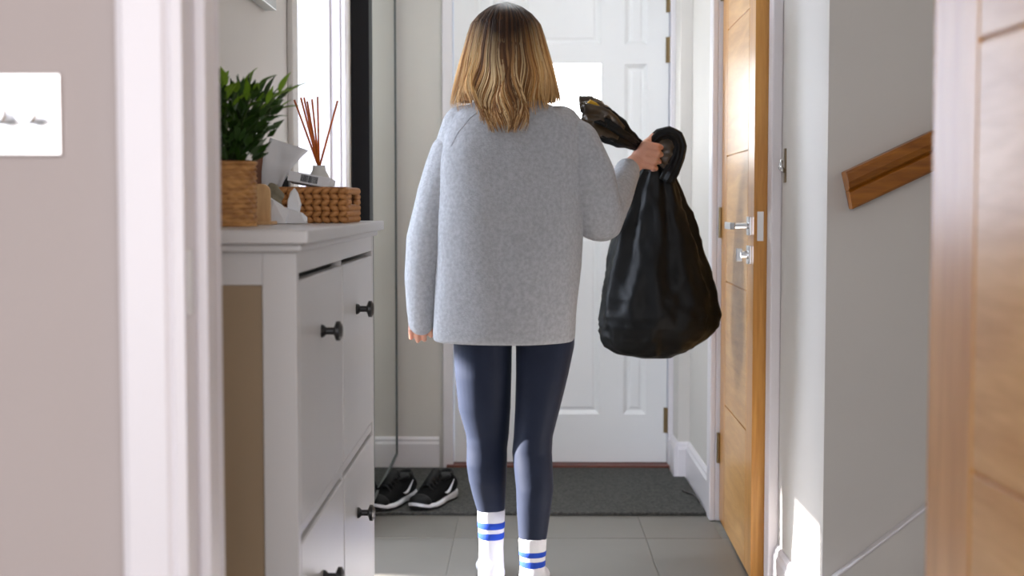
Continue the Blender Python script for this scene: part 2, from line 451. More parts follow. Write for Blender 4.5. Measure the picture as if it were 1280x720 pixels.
# ------------------------------------------------------------------ front door
d1 = thing('door_1', ((DX0 + DX1) / 2, Yend + 0.03, 0.02), 'white panelled front door with a small bright glazed pane', 'door', kind='structure')
yf = Yend + 0.012
cols = [(DX0, -0.195, -0.095), (None, -0.012, 0.300), (None, 0.396, 0.485)]
colsx = [(-0.193, -0.103), (-0.010, 0.300), (0.393, 0.483)]
rows = [(0.212, 0.93), (1.215, 1.592), (1.665, 1.88)]
# stiles and rails (each board its own part)
xs = [DX0] + [v for c in colsx for v in c] + [DX1]
zb = 0.022; zt = 1.995
for (a, b2) in ((xs[0], xs[1]), (xs[2], xs[3]), (xs[4], xs[5]), (xs[6], xs[7])):
    boxo('stile', a, b2, yf, yf + 0.045, zb, zt, M_door, d1)
for (a, b2) in colsx:
    for (z0, z1) in ((zb, rows[0][0]), (rows[0][1], rows[1][0]), (rows[1][1], rows[2][0]), (rows[2][1], zt)):
        boxo('rail', a, b2, yf, yf + 0.045, z0, z1, M_door, d1)
def panel(x0, x1, z0, z1, name, parent):
    e = [(0, 0.0), (0.004, 0.003), (0.016, 0.012), (0.022, 0.012), (0.03, 0.008)]
    rings = [[(x0 + i, yf + d, z0 + i), (x1 - i, yf + d, z0 + i), (x1 - i, yf + d, z1 - i), (x0 + i, yf + d, z1 - i)] for i, d in e]
    mb = MB(); mb.loft(rings, cap=False); n = len(mb.V)
    mb.F.append((n - 4, n - 3, n - 2, n - 1))
    return mb.build(name, M_door, parent)
for ci, (a, b2) in enumerate(colsx):
    for ri, (z0, z1) in enumerate(rows):
        if ci == 1 and ri == 1:
            boxo('glass_pane', a, b2, yf + 0.006, yf + 0.014, z0, z1, M_glassw, d1)['label'] = 'bright frosted glass pane'
        else:
            panel(a, b2, z0, z1, 'panel', d1)
for hz in (0.19, 1.645, 1.84):
    h = MB().tube([(DX1 + 0.002, yf - 0.006, hz - 0.05), (DX1 + 0.002, yf - 0.006, hz + 0.05)], 0.007, 10)
    h.box(DX1 - 0.012, DX1 + 0.012, yf - 0.003, yf + 0.001, hz - 0.05, hz + 0.05)
    h.build('hinge', M_brass, d1)

# ------------------------------------------------------------------ oak doors
def oak_door(name, hinge, free, label, thick_dir, handle):
    """leaf from hinge to free edge (2-D points on its seen face); five boards between two stiles"""
    hp = Vector((hinge[0], hinge[1], 0)); fp = Vector((free[0], free[1], 0))
    u = (fp - hp); L = u.length; u.normalize(); n = Vector(thick_dir); n = (n - u * n.dot(u)).normalized()
    d = thing(name, (hinge[0], hinge[1], 0.008), label, 'door', kind='structure')
    def slab(nm, a, b2, z0, z1, t0, t1, mt, bev=0.0):
        V = []
        for z in (z0, z1):
            for (s_, t_) in ((a, t0), (b2, t0), (b2, t1), (a, t1)):
                p = hp + u * s_ + n * t_; V.append((p.x, p.y, z))
        return mesh(nm, V, [(0, 3, 2, 1), (4, 5, 6, 7), (0, 1, 5, 4), (1, 2, 6, 5), (2, 3, 7, 6), (3, 0, 4, 7)], mt, d, bevel=bev)
    T = 0.036; g = 0.0022
    slab('core', 0.003, L - 0.003, 0.01, 1.985, 0.004, T - 0.004, M_oake)
    for (t0, t1) in ((0, 0.0045), (T - 0.0045, T)):
        slab('stile', 0.0, 0.125 - g, 0.008, 1.988, t0, t1, M_oakv, 0.0008)
        slab('stile', L - 0.125 + g, L, 0.008, 1.988, t0, t1, M_oakv, 0.0008)
        for k in range(5):
            slab('panel', 0.125 + g, L - 0.125 - g, 0.008 + 0.396 * k + (g if k else 0), 0.008 + 0.396 * (k + 1) - (g if k < 4 else 0), t0, t1, M_oakh, 0.0008)
    slab('edge_strip', L, L + 0.003, 0.008, 1.988, 0.0, T, M_oake)
    slab('edge_strip', -0.002, 0.0, 0.008, 1.988, 0.0, T, M_oake)
    if handle:
        ep = slab('latch_plate', L + 0.003, L + 0.0042, 0.945, 1.025, 0.009, T - 0.010, M_satin); ep['label'] = 'steel latch face plate on the door edge'
        for sd in (0,):
            rz = 0.985; hs = L - 0.058
            ro = slab('rose', hs - 0.026, hs + 0.026, rz - 0.026, rz + 0.026, -0.009, 0.0, M_chrome, 0.0015)
            p0 = hp + u * hs - n * 0.009; p1 = hp + u * hs - n * 0.050; p2 = hp + u * (hs - 0.125) - n * 0.050
            hd = MB(); hd.tube([p0 + Vector((0, 0, rz)), p1 + Vector((0, 0, rz))], 0.009, 12)
            V = []
            for s_ in (0.012, -0.125):
                for (t_, z_) in ((-0.044, rz - 0.010), (-0.044, rz + 0.010), (-0.058, rz + 0.010), (-0.058, rz - 0.010)):
                    p = hp + u * (hs + s_) + n * t_; V.append((p.x, p.y, z_))
            hd.add(V, [(0, 1, 2, 3), (7, 6, 5, 4), (0, 4, 5, 1), (1, 5, 6, 2), (2, 6, 7, 3), (3, 7, 4, 0)])
            hd.build('lever_handle', M_chrome, d, bevel=0.002)
            rz2 = 0.905
            slab('lock_rose', hs - 0.026, hs + 0.026, rz2 - 0.026, rz2 + 0.026, -0.009, 0.0, M_chrome, 0.0015)
            p0 = hp + u * hs - n * 0.009; p1 = hp + u * hs - n * 0.028
            tt = MB(); tt.tube([p0 + Vector((0, 0, rz2)), p1 + Vector((0, 0, rz2))], 0.011, 12)
            tt.box(p1.x - 0.012, p1.x + 0.004, p1.y - 0.004, p1.y + 0.004, rz2 - 0.018, rz2 + 0.018)
            tt.build('thumb_turn', M_chrome, d, bevel=0.001)
    for hz in (0.245, 0.985, 1.75):
        q = hp - n * 0.004 - u * 0.004 if handle else hp + n * (T + 0.004) - u * 0.004
        hh = MB().tube([(q.x, q.y, hz - 0.05), (q.x, q.y, hz + 0.05)], 0.0065, 10)
        hh.build('hinge', M_brass, d)
    return d
oak_door('door_2', (0.644, 4.700), (0.628, 3.945), 'oak door ajar in the hall with chrome lever handle', (1, 0, 0), True)
oak_door('door_3', (0.410, 1.452), (0.437, 0.690), 'large oak door standing open beside the near doorway', (1, 0, 0), False)

# ------------------------------------------------------------------ stairs
st = thing('staircase', (0.78, 2.85, 0), 'foot of the staircase rising beside the handrail wall', 'staircase', kind='structure')
for k in range(5):
    boxo('step', 0.80 + 0.23 * k, 0.80 + 0.23 * (k + 1) + (0.0 if k < 4 else 0.6), 2.40, 3.268, 0.18 * k, 0.18 * (k + 1), M_hall, st, 0.004)
def sl(X): return 0.198 + (X - 0.731) * 0.787
V = []
for y in (3.270, 3.289):
    V += [(0.700, y, 0), (2.2, y, 0), (2.2, y, sl(2.2)), (0.700, y, sl(0.700))]
mesh('string_board', V, [(0, 1, 2, 3), (7, 6, 5, 4), (0, 4, 5, 1), (1, 5, 6, 2), (2, 6, 7, 3), (3, 7, 4, 0)], M_hall, st)
V = []
for y in (3.264, 3.289):
    V += [(0.700, y, sl(0.700)), (2.2, y, sl(2.2)), (2.2, y, sl(2.2) + 0.009), (0.700, y, sl(0.700) + 0.009)]
mesh('string_bead', V, [(0, 1, 2, 3), (7, 6, 5, 4), (0, 4, 5, 1), (1, 5, 6, 2), (2, 6, 7, 3), (3, 7, 4, 0)], M_gloss, st, bevel=0.003)

# handrail: upper rounded grip over a flat lower band
ha = at(1061, 239, 3.25); hb = at(1174, 186, 3.25)
dirv = (hb - ha).normalized(); upv = Vector((-dirv.z, 0, dirv.x))
hr = thing('handrail', ha, 'brown wooden stair handrail fixed to the grey wall', 'handrail')
def railpart(nm, prof, skew):
    rings = []
    for L_ in (0.0, 1.15):
        rings.append([ha + dirv * (L_ + (skew * v if L_ == 0 else 0)) + upv * v + Vector((0, 3.288 - ha.y - dd, 0)) for v, dd in prof])
    return MB().loft(rings).build(nm, M_rail, hr, bevel=0.002)
railpart('lower_band', [(-0.041, 0), (-0.041, 0.034), (-0.036, 0.040), (-0.004, 0.040), (0.0, 0.034), (0.0, 0)], 0.22)
railpart('grip', [(0.0, 0), (0.0, 0.034), (0.006, 0.046), (0.020, 0.056), (0.036, 0.056), (0.043, 0.048), (0.043, 0)], 0.22)

# latch plate on the right wall
lp = thing('latch_plate', at(978, 228, 3.82), 'small brass latch plate high on the pale wall beside the oak door frame', 'latch plate')
zc = at(978, 207, 3.82).z
boxo('plate', 0.687, 0.690, 3.805, 3.830, zc - 0.045, zc + 0.045, M_brass, lp, 0.001)
MB().tube([(0.687, 3.815, zc - 0.016), (0.676, 3.812, zc - 0.006), (0.678, 3.812, zc + 0.014)], [0.006, 0.007, 0.004], 10).build('catch', M_chrome, lp, smooth=True)

# ------------------------------------------------------------------ added ceiling lamp, out of view, brightening the front door end
fillE = emit_mat('fill_lamp_diffuser', (0.90, 0.96, 1.0, 1), 17.0)
cl1 = thing('fill_ceiling_lamp', (0.02, 4.75, H), 'added round flush lamp, out of view, brightening the front door end', 'ceiling lamp')
MB().lathe(0.02, 4.75, [(0.19, H), (0.19, H - 0.03), (0.175, H - 0.035), (0.175, H)], 32).build('fill_lamp_ring', M_gloss, cl1, smooth=False)
MB().lathe(0.02, 4.75, [(0.174, H - 0.02), (0.174, H - 0.038), (0.12, H - 0.052), (0.03, H - 0.058)], 32).build('diffuser', fillE, cl1, smooth=True)

# ------------------------------------------------------------------ light switch
sc = at(24, 143, 1.495)
ls = thing('light_switch', (sc.x, 1.5, sc.z), 'polished steel double dimmer switch on the warm grey wall', 'light switch')
boxo('face_plate', sc.x - 0.043, sc.x + 0.043, 1.4945, 1.4998, sc.z - 0.043, sc.z + 0.043, M_switch, ls, 0.002, 3)
for dx in (-0.0155, 0.0155):
    k = MB().tube([(sc.x + dx, 1.4945, sc.z), (sc.x + dx, 1.4925, sc.z), (sc.x + dx, 1.4925, sc.z), (sc.x + dx, 1.466, sc.z), (sc.x + dx, 1.4635, sc.z)], [0.014, 0.014, 0.0118, 0.0118, 0.0095], 28)
    smooth_angle(k.build('dimmer_knob', M_chrome, ls), 30)

# ------------------------------------------------------------------ shoe cabinet
cb = thing('shoe_cabinet', (-0.44, 2.59, 0), 'white shoe cabinet with four tilting doors and black knobs', 'cabinet')
CX = -0.327; CY0 = 2.065; CY1 = 3.115; CB = -0.545
boxo('top', CB - 0.012, -0.306, 2.035, 3.148, 0.990, 1.010, M_cab, cb, 0.003, 3)
boxo('top_moulding', CB, -0.318, 2.050, 3.132, 0.978, 0.990, M_cab, cb, 0.004, 3)
for (a, b2) in ((CY0, CY0 + 0.022), (CY1 - 0.022, CY1)):
    sd = -1 if a == CY0 else 1
    boxo('post', CX - 0.050, CX, a, b2, 0, 0.978, M_cab, cb, 0.002)
    boxo('post', CB, CB + 0.035, a, b2, 0, 0.978, M_cab, cb, 0.002)
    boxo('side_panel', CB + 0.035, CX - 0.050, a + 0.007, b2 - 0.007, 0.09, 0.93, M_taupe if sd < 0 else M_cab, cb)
    boxo('side_rail', CB + 0.035, CX - 0.050, a + 0.002, b2 - 0.002, 0.93, 0.978, M_cab, cb, 0.001)
    boxo('side_rail', CB + 0.035, CX - 0.050, a + 0.002, b2 - 0.002, 0.06, 0.09, M_cab, cb, 0.001)
boxo('front_rail', CX - 0.02, CX - 0.001, CY0 + 0.022, CY1 - 0.022, 0.946, 0.978, M_cab, cb, 0.001)
boxo('front_rail', CX - 0.02, CX - 0.004, CY0 + 0.022, CY1 - 0.022, 0.555, 0.572, M_cab, cb, 0.001)
boxo('front_rail', CX - 0.02, CX - 0.001, CY0 + 0.022, CY1 - 0.022, 0.10, 0.135, M_cab, cb, 0.001)
boxo('divider', CX - 0.02, CX - 0.003, 2.586, 2.594, 0.135, 0.946, M_cab, cb)
boxo('back_panel', CB, CB + 0.005, CY0 + 0.022, CY1 - 0.022, 0.10, 0.978, M_black, cb)
boxo('bottom', CB + 0.005, CX - 0.02, CY0 + 0.022, CY1 - 0.022, 0.10, 0.115, M_cab, cb)
for (a, b2, ky) in ((CY0 + 0.025, 2.584, 2.315), (2.596, CY1 - 0.025, 2.80)):
    for (z0, z1, kz) in ((0.577, 0.936, 0.842), (0.139, 0.548, 0.440)):
        dr = boxo('door', CX - 0.018, CX, a, b2, z0, z1, M_cab, cb, 0.003, 3)
        kb = MB().tube([(CX, ky, kz), (CX + 0.004, ky, kz), (CX + 0.008, ky, kz), (CX + 0.02, ky, kz), (CX + 0.024, ky, kz), (CX + 0.030, ky, kz), (CX + 0.034, ky, kz)],
                       [0.011, 0.010, 0.006, 0.006, 0.016, 0.016, 0.009], 20)
        smooth_angle(kb.build('knob', M_knob, dr), 35)

# ------------------------------------------------------------------ picture on the left wall
pc = at(333, 17, 3.16)
pf = thing('picture_frame', (XL, 2.85, pc.z), 'pale silver picture frame on the wall above the plant', 'picture frame')
PY0, PY1, PZ0, PZ1 = 2.54, 3.16, 1.466, 1.92
x0, x1 = XL + 0.001, XL + 0.026
M_silver = mat('silver_frame', lin(188, 192, 190), 0.35, 0.3, var=0.05, vscale=30)
M_art = mat('dark_print', lin(30, 32, 36), 0.6, vscale=6, col2=lin(88, 92, 96))
for (a, b2, c, d) in ((PY0, PY1, PZ0, PZ0 + 0.02), (PY0, PY1, PZ1 - 0.02, PZ1), (PY0, PY0 + 0.02, PZ0 + 0.02, PZ1 - 0.02), (PY1 - 0.02, PY1, PZ0 + 0.02, PZ1 - 0.02)):
    boxo('frame_bar', x0, x1, a, b2, c, d, M_silver, pf, 0.002)
boxo('mount', x0, x0 + 0.010, PY0 + 0.02, PY1 - 0.02, PZ0 + 0.02, PZ1 - 0.02, M_paper, pf)
boxo('print', x0 + 0.0101, x0 + 0.0115, PY0 + 0.05, PY1 - 0.05, PZ0 + 0.05, PZ1 - 0.05, M_art, pf)

# ------------------------------------------------------------------ tall mirror
M_lip = mat('grey_mirror_edge', lin(84, 90, 90), 0.5, var=0.05)
mi = thing('wall_mirror', (XL + 0.03, 5.16, 0.06), 'tall wall mirror in a deep black frame beside the front door', 'mirror')
my0, my1, mz0, mz1 = 4.715, 5.605, 0.062, 2.02
boxo('frame', XL + 0.002, XL + 0.062, my0, my1, mz0, mz1, M_black, mi, 0.002)
for (a, b2, c, d) in ((my0, my0 + 0.010, mz0, mz1), (my1 - 0.010, my1, mz0, mz1), (my0 + 0.010, my1 - 0.010, mz0, mz0 + 0.010), (my0 + 0.010, my1 - 0.010, mz1 - 0.010, mz1)):
    boxo('frame_lip', XL + 0.060, XL + 0.071, a, b2, c, d, M_lip, mi, 0.001)
boxo('glass', XL + 0.062, XL + 0.067, my0 + 0.004, my1 - 0.004, mz0 + 0.004, mz1 - 0.004, M_mirror, mi)

# ------------------------------------------------------------------ doormat and cable
pts = [(-0.540, 4.785), (0.612, 4.785), (0.612, 5.425), (0.568, 5.425), (0.568, 5.605), (-0.540, 5.605)]
dm = MB().loft([[(x, y, z) for x, y in pts] for z in (0.001, 0.012)]).build('doormat', M_mat, bevel=0.003)
tag(dm, 'dark charcoal doormat filling the floor before the front door', 'doormat')
M_cable = mat('dark_cable', lin(44, 40, 38), 0.5, var=0.1, vscale=40)
ca = at(866, 612, 5.2); cbp = at(888, 617, 5.0)
cbl = MB().tube([(0.572, 5.14, 0.0155), (0.582, 5.10, 0.0155), (0.598, 5.07, 0.0155), (0.606, 5.02, 0.0155), (0.607, 4.93, 0.0155)], 0.0032, 8).build('cable_end', M_cable, smooth=True)
tag(cbl, 'short dark cable lying on the doormat along the skirting board', 'cable')

# ------------------------------------------------------------------ things on the cabinet
CT = 1.0102
# --- potted plant
px, pyy = -0.488, 2.36
pl = thing('potted_plant', (px, pyy, CT), 'bushy green artificial plant in a woven cane pot', 'potted plant')
rows_n = 13
prof = []
for i in range(rows_n * 4 + 1):
    z = CT + 0.102 * i / (rows_n * 4)
    prof.append((0.0485, z))
def potf(a, z):
    rr = (z - CT) / 0.102 * rows_n
    return 1.0 + 0.026 * math.cos(2 * math.pi * rr) + 0.030 * math.sin(14 * a + math.pi * math.floor(rr + 0.5)) 
pot = MB().lathe(px, pyy, prof, 84, potf).build('pot', M_cane, pl, smooth=True)
rim = [(px + 0.0485 * math.cos(a * math.pi / 20), pyy + 0.0485 * math.sin(a * math.pi / 20), CT + 0.103) for a in range(41)]
MB().tube(rim, 0.0035, 8).build('rim', M_cane, pl, smooth=True)
MB().lathe(px, pyy, [(0.044, CT + 0.1025), (0.04, CT + 0.108), (0.01, CT + 0.110)], 20).build('soil', M_soil, pl, smooth=True)
# leaf meshes
def leaf_mesh(L, wd, mt):
    V = []; Fc = []
    n = 6
    for i in range(n + 1):
        t = i / n
        wv = wd * math.sin(math.pi * (0.06 + 0.94 * t) ** 0.8) * (1 - 0.25 * t)
        if i == n: wv = 0.0003
        zc_ = -0.18 * L * t * t
        V += [(-wv, L * t, zc_ + wv * 0.35), (0, L * t, zc_), (wv, L * t, zc_ + wv * 0.35)]
    top = len(V)
    V += [(x, y, z - 0.0006) for x, y, z in V]
    for i in range(n):
        for j in range(2):
            a = i * 3 + j
            Fc.append((a, a + 1, a + 4, a + 3)); Fc.append((a + top, a + 3 + top, a + 4 + top, a + 1 + top))
    me = bpy.data.meshes.new('leaf'); me.from_pydata(V, [], Fc); me.update()
    for p in me.polygons: p.use_smooth = True
    me.materials.append(mt); return me
LM = [[leaf_mesh(L, wd, mt) for (L, wd) in ((0.036, 0.0062), (0.042, 0.0068), (0.030, 0.0058))] for mt in M_leafs]
base = Vector((px, pyy, CT + 0.104))
nst = 30
for i in range(nst):
    a = i * 2.39996; rr = math.sqrt((i + 0.5) / nst)
    lean = 0.15 + 0.80 * rr
    hgt = random.uniform(0.115, 0.155) * (1.0 - 0.10 * rr)
    dx, dy = math.cos(a), math.sin(a)
    P = []
    for k in range(7):
        t = k / 6
        off = 0.018 * rr + hgt * math.sin(lean) * t * (0.75 + 0.25 * t) * 0.85
        p = base + Vector((dx * off, dy * off, hgt * t * (1 - 0.18 * rr * t)))
        p.x = max(p.x, XL + 0.022 + 0.01 * random.random())
        P.append(p)
    sm = MB().tube(P, [0.0016] * 6 + [0.0008], 6).build('stem', M_stem, pl, smooth=True)
    for k in range(9):
        t = 0.16 + 0.84 * k / 8
        f = t * 6; q = min(5, int(f)); pos = P[q].lerp(P[q + 1], f - q)
        ang = k * 2.4 + i
        tg = (P[q + 1] - P[q]).normalized()
        side = tg.orthogonal().normalized(); side.rotate(Matrix.Rotation(ang, 3, tg))
        dv = (side * (0.85 - 0.45 * t) + tg * (0.55 + 0.6 * t)).normalized()
        if pos.x + dv.x * 0.036 < XL + 0.006:
            dv.x = abs(dv.x) * 0.6; dv.normalize()
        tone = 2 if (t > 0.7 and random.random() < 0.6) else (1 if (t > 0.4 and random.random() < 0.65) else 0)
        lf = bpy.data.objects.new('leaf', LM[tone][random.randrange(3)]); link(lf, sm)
        qt = dv.to_track_quat('Y', 'Z'); 
        lf.rotation_mode = 'QUATERNION'; lf.rotation_quaternion = qt
        lf.location = pos - base + base - worigin(sm)

# dense small inner foliage, too fine to count
random.seed(33)
fo = MB()
for i in range(330):
    a = random.uniform(0, 2 * math.pi); rr = random.random() ** 0.6; hz = random.uniform(0.0, 0.125)
    p = base + Vector((math.cos(a), math.sin(a), 0)) * (0.02 + (0.028 + hz * 0.42) * rr) + Vector((0, 0, hz * (1 - 0.2 * rr)))
    if p.x < XL + 0.03: continue
    dv = Vector((math.cos(a) * rr, math.sin(a) * rr, random.uniform(0.3, 1.0))); dv += Vector((random.uniform(-.5, .5), random.uniform(-.5, .5), 0)); dv.normalize()
    sd = dv.orthogonal().normalized(); sd.rotate(Matrix.Rotation(random.uniform(0, 6.28), 3, dv)); L = random.uniform(0.022, 0.036); wd = 0.0055
    nn = dv.cross(sd) * 0.0006
    q = [p, p + dv * L * 0.45 + sd * wd, p + dv * L, p + dv * L * 0.45 - sd * wd]
    fo.add(q + [x + nn for x in q], [(0, 1, 2, 3), (7, 6, 5, 4), (0, 4, 5, 1), (1, 5, 6, 2), (2, 6, 7, 3), (3, 7, 4, 0)])
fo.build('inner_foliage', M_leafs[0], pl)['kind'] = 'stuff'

# --- basket
BX0, BX1, BY0, BY1, BZ0, BZ1 = -0.535, -0.338, 2.752, 2.962, CT, CT + 0.068
bk = thing('woven_basket', ((BX0 + BX1) / 2, (BY0 + BY1) / 2, CT), 'brown braided basket with a handle slot on the cabinet top', 'basket')
wl = MB()
tk = 0.006
ins = 0.005
wl.box(BX0 + ins, BX0 + ins + tk, BY0 + ins, BY1 - ins, BZ0 + 0.001, BZ1 - 0.008)
wl.box(BX0 + ins, BX1 - ins, BY0 + ins, BY0 + ins + tk, BZ0 + 0.001, BZ1 - 0.008)
wl.box(BX0 + ins, BX1 - ins, BY1 - ins - tk, BY1 - ins, BZ0 + 0.001, BZ1 - 0.008)
wl.box(BX1 - ins - tk, BX1 - ins, BY0 + ins, BY1 - ins, BZ0 + 0.001, BZ1 - 0.032)
wl.box(BX0 + ins, BX1 - ins, BY0 + ins, BY1 - ins, BZ0 + 0.001, BZ0 + 0.007)
wl.build('liner', mat('basket_core', lin(110, 66, 32), 0.8, var=0.15, vscale=40), bk)
# lumps of the braid: two leaning directions share two meshes
def lump(sign):
    mb = MB().ball((0, 0, 0), 1.0, 8, 6, (0.0112, 0.0058, 0.0062), Matrix.Rotation(R(26 * sign), 3, 'Y'))
    me = bpy.data.meshes.new('braid_strand'); me.from_pydata([tuple(v) for v in mb.V], [], mb.F); me.update()
    for p in me.polygons: p.use_smooth = True
    me.materials.append(M_hyac); return me
LU = [lump(1), lump(-1)]
org = worigin(bk)
def put_lump(p, rz, s_):
    o = link(bpy.data.objects.new('braid_strand', LU[s_]), bk)
    o.location = Vector(p) - org; o.rotation_euler = (0, 0, rz)
nr = 6
for r_ in range(nr):
    z = BZ0 + 0.0065 + r_ * (BZ1 - BZ0 - 0.013) / (nr - 1)
    nx = 12; ny = 12
    for i in range(nx):
        x = BX0 + 0.009 + (BX1 - BX0 - 0.018) * (i + 0.5 * (r_ // 2 % 2) * 0) / (nx - 1)
        put_lump((x, BY0 + 0.002, z), 0, r_ % 2)
        if r_ >= 4: put_lump((x, BY1 - 0.002, z), 0, r_ % 2)
    for i in range(ny):
        y = BY0 + 0.012 + (BY1 - BY0 - 0.024) * i / (ny - 1)
        if not (r_ in (3, 4) and 3 <= i <= 8):
            put_lump((BX1 - 0.002, y, z), R(90), r_ % 2)
        if r_ >= 4: put_lump((BX0 + 0.002, y, z), R(90), r_ % 2)
rimp = [(BX0 + 0.004, BY0 + 0.004), (BX1 - 0.004, BY0 + 0.004), (BX1 - 0.004, BY1 - 0.004), (BX0 + 0.004, BY1 - 0.004), (BX0 + 0.004, BY0 + 0.004)]
MB().tube([(x, y, BZ1 - 0.004) for x, y in rimp], 0.0052, 10).build('rim', M_hyac, bk, smooth=True)

# --- reed diffuser
bb = at(399, 228, 2.88)
rd = thing('reed_diffuser', (bb.x, 2.88, CT + 0.008), 'white ceramic reed diffuser with orange reeds in the basket', 'reed diffuser')
z0 = CT + 0.008; zt_ = at(398, 207, 2.88).z
smooth_angle(MB().lathe(bb.x, 2.88, [(0.028, z0), (0.030, z0 + 0.004), (0.029, zt_ - 0.055), (0.0255, zt_ - 0.035), (0.019, zt_ - 0.02), (0.0135, zt_ - 0.010), (0.012, zt_ - 0.002), (0.0125, zt_), (0.010, zt_), (0.009, zt_ - 0.012)], 28).build('bottle', M_bottle, rd), 50)
for (tx, ty, dy) in ((368, 125, 0.01), (376, 122, -0.02), (380, 122, 0.02), (390, 124, -0.03), (397, 121, 0.03), (422, 126, 0.0), (384, 127, 0.04)):
    p1 = at(tx, ty, 2.88 + dy); 
    d = (p1 - Vector((bb.x, 2.88, zt_ - 0.005)))
    p0 = Vector((bb.x, 2.88, zt_ - 0.005)) - d * 0.25 * 0.5
    MB().tube([p0, p1], 0.0020, 8).build('reed', M_reed, rd, smooth=True)

# --- carton with barcode
co = at(389, 226, 2.80)
ct = thing('small_carton', (co.x, 2.80, co.z - 0.01), 'small white carton with a printed barcode lying on the basket rim', 'carton')
Mx = Euler((R(-8), R(10), R(-9)), 'XYZ').to_matrix()
cc = Vector((co.x, 2.805, co.z))
MB().box(cc.x - 0.042, cc.x + 0.042, 2.785, 2.825, cc.z - 0.010, cc.z + 0.010).rot(Mx, cc).build('box', M_paper, ct, bevel=0.001)
bc = MB(); x = cc.x - 0.016
M_ink = mat('black_ink', lin(28, 28, 30), 0.7, var=0.05)
random.seed(5)
while x < cc.x + 0.018:
    wd = random.choice((0.0006, 0.001, 0.0016))
    bc.box(x, x + wd, 2.7844, 2.785, cc.z - 0.0065, cc.z + 0.0068); x += wd + random.choice((0.0006, 0.001))
bc.rot(Mx, cc).build('barcode', M_ink, ct)['label'] = 'printed black barcode'

# --- curled sheet of paper
sh_pts = []
def sheet(name, corners, label, cat, mt, bow=0.012, nu=12, nv=12, thick=0.0006):
    """corners: bottom-left, bottom-right, top-right, top-left"""
    a, b2, c, d = [Vector(p) for p in corners]
    G = []
    nrm = (b2 - a).cross(d - a).normalized()
    for j in range(nv + 1):
        for i in range(nu + 1):
            u, v = i / nu, j / nv
            p = a.lerp(b2, u).lerp(d.lerp(c, u), v)
            p = p + nrm * (bow * math.sin(math.pi * v) + 0.4 * bow * math.sin(2.2 * math.pi * u + v * 3) + 0.004 * noise.noise(Vector((u * 4, v * 4, 1))))
            G.append(p)
    n = len(G); Fc = []
    V = G + [p + nrm * thick for p in G]
    wv = nu + 1
    for j in range(nv):
        for i in range(nu):
            q = j * wv + i
            Fc.append((q, q + 1, q + 1 + wv, q + wv)); Fc.append((q + n, q + wv + n, q + 1 + wv + n, q + 1 + n))
    edge = [i for i in range(wv)] + [j * wv + nu for j in range(1, nv + 1)] + [nv * wv + i for i in range(nu - 1, -1, -1)] + [j * wv for j in range(nv - 1, 0, -1)]
    for i in range(len(edge)):
        p, q = edge[i], edge[(i + 1) % len(edge)]
        Fc.append((p, p + n, q + n, q))
    o = mesh(name, V, Fc, mt, smooth=True)
    return tag(o, label, cat)
sheet('paper_sheet', [at(327, 234, 2.86), at(352, 236, 2.84), at(385, 188, 2.84), at(338, 172, 2.88)], 'curled grey-white paper sheet standing up from the basket', 'paper', M_paper, 0.008)
# --- brown packet behind it
M_pk = mat('copper_brown_card', lin(150, 104, 82), 0.6, var=0.12, vscale=25)
a = at(324, 194, 2.935); b2 = at(337, 194, 2.935)
pk = MB().box(a.x - 0.012, b2.x + 0.004, 2.925, 2.945, CT + 0.008, a.z).build('brown_packet', M_pk, bevel=0.003)
tag(pk, 'reddish brown card packet behind the curled paper sheet', 'packet')
# --- black folded case in the basket
M_case = mat('black_case', lin(18, 18, 20), 0.55, var=0.1, vscale=30)
p = [at(346, 231, 2.86), at(353, 216, 2.86), at(361, 224, 2.86), at(361, 236, 2.86), at(346, 238, 2.86)]
V = [(q.x, 2.855, q.z) for q in p] + [(q.x, 2.885, q.z) for q in p]
n = 5
cs = mesh('black_case', V, [tuple(range(n)), tuple(range(2 * n - 1, n - 1, -1))] + [(i, i + n, (i + 1) % n + n, (i + 1) % n) for i in range(n)], M_case, bevel=0.002)
tag(cs, 'small black pointed case sticking out of the basket', 'case')
# --- wooden arch stand
wa = at(336, 277, 2.55)
wsn = thing('wooden_stand', (wa.x - 0.025, 2.55, CT), 'pale wooden stand with a rounded upright beside the woven pot', 'wooden stand')
xr = at(338, 250, 2.55).x; xl_ = xr - 0.050; zt2 = at(330, 230, 2.55).z
prof = [(xl_, CT + 0.006), (xr, CT + 0.006)]
rc = 0.014
for k in range(7):
    a_ = k / 6 * math.pi / 2; prof.append((xr - rc + rc * math.cos(a_), zt2 - rc + rc * math.sin(a_)))
for k in range(7):
    a_ = math.pi / 2 + k / 6 * math.pi / 2; prof.append((xl_ + rc + rc * math.cos(a_), zt2 - rc + rc * math.sin(a_)))
MB().loft([[(x, y, z) for x, z in prof] for y in (2.545, 2.556)]).build('upright', M_wood, wsn, bevel=0.001)
boxo('base', xl_ - 0.004, xr + 0.006, 2.515, 2.585, CT, CT + 0.006, M_wood, wsn, 0.0012)
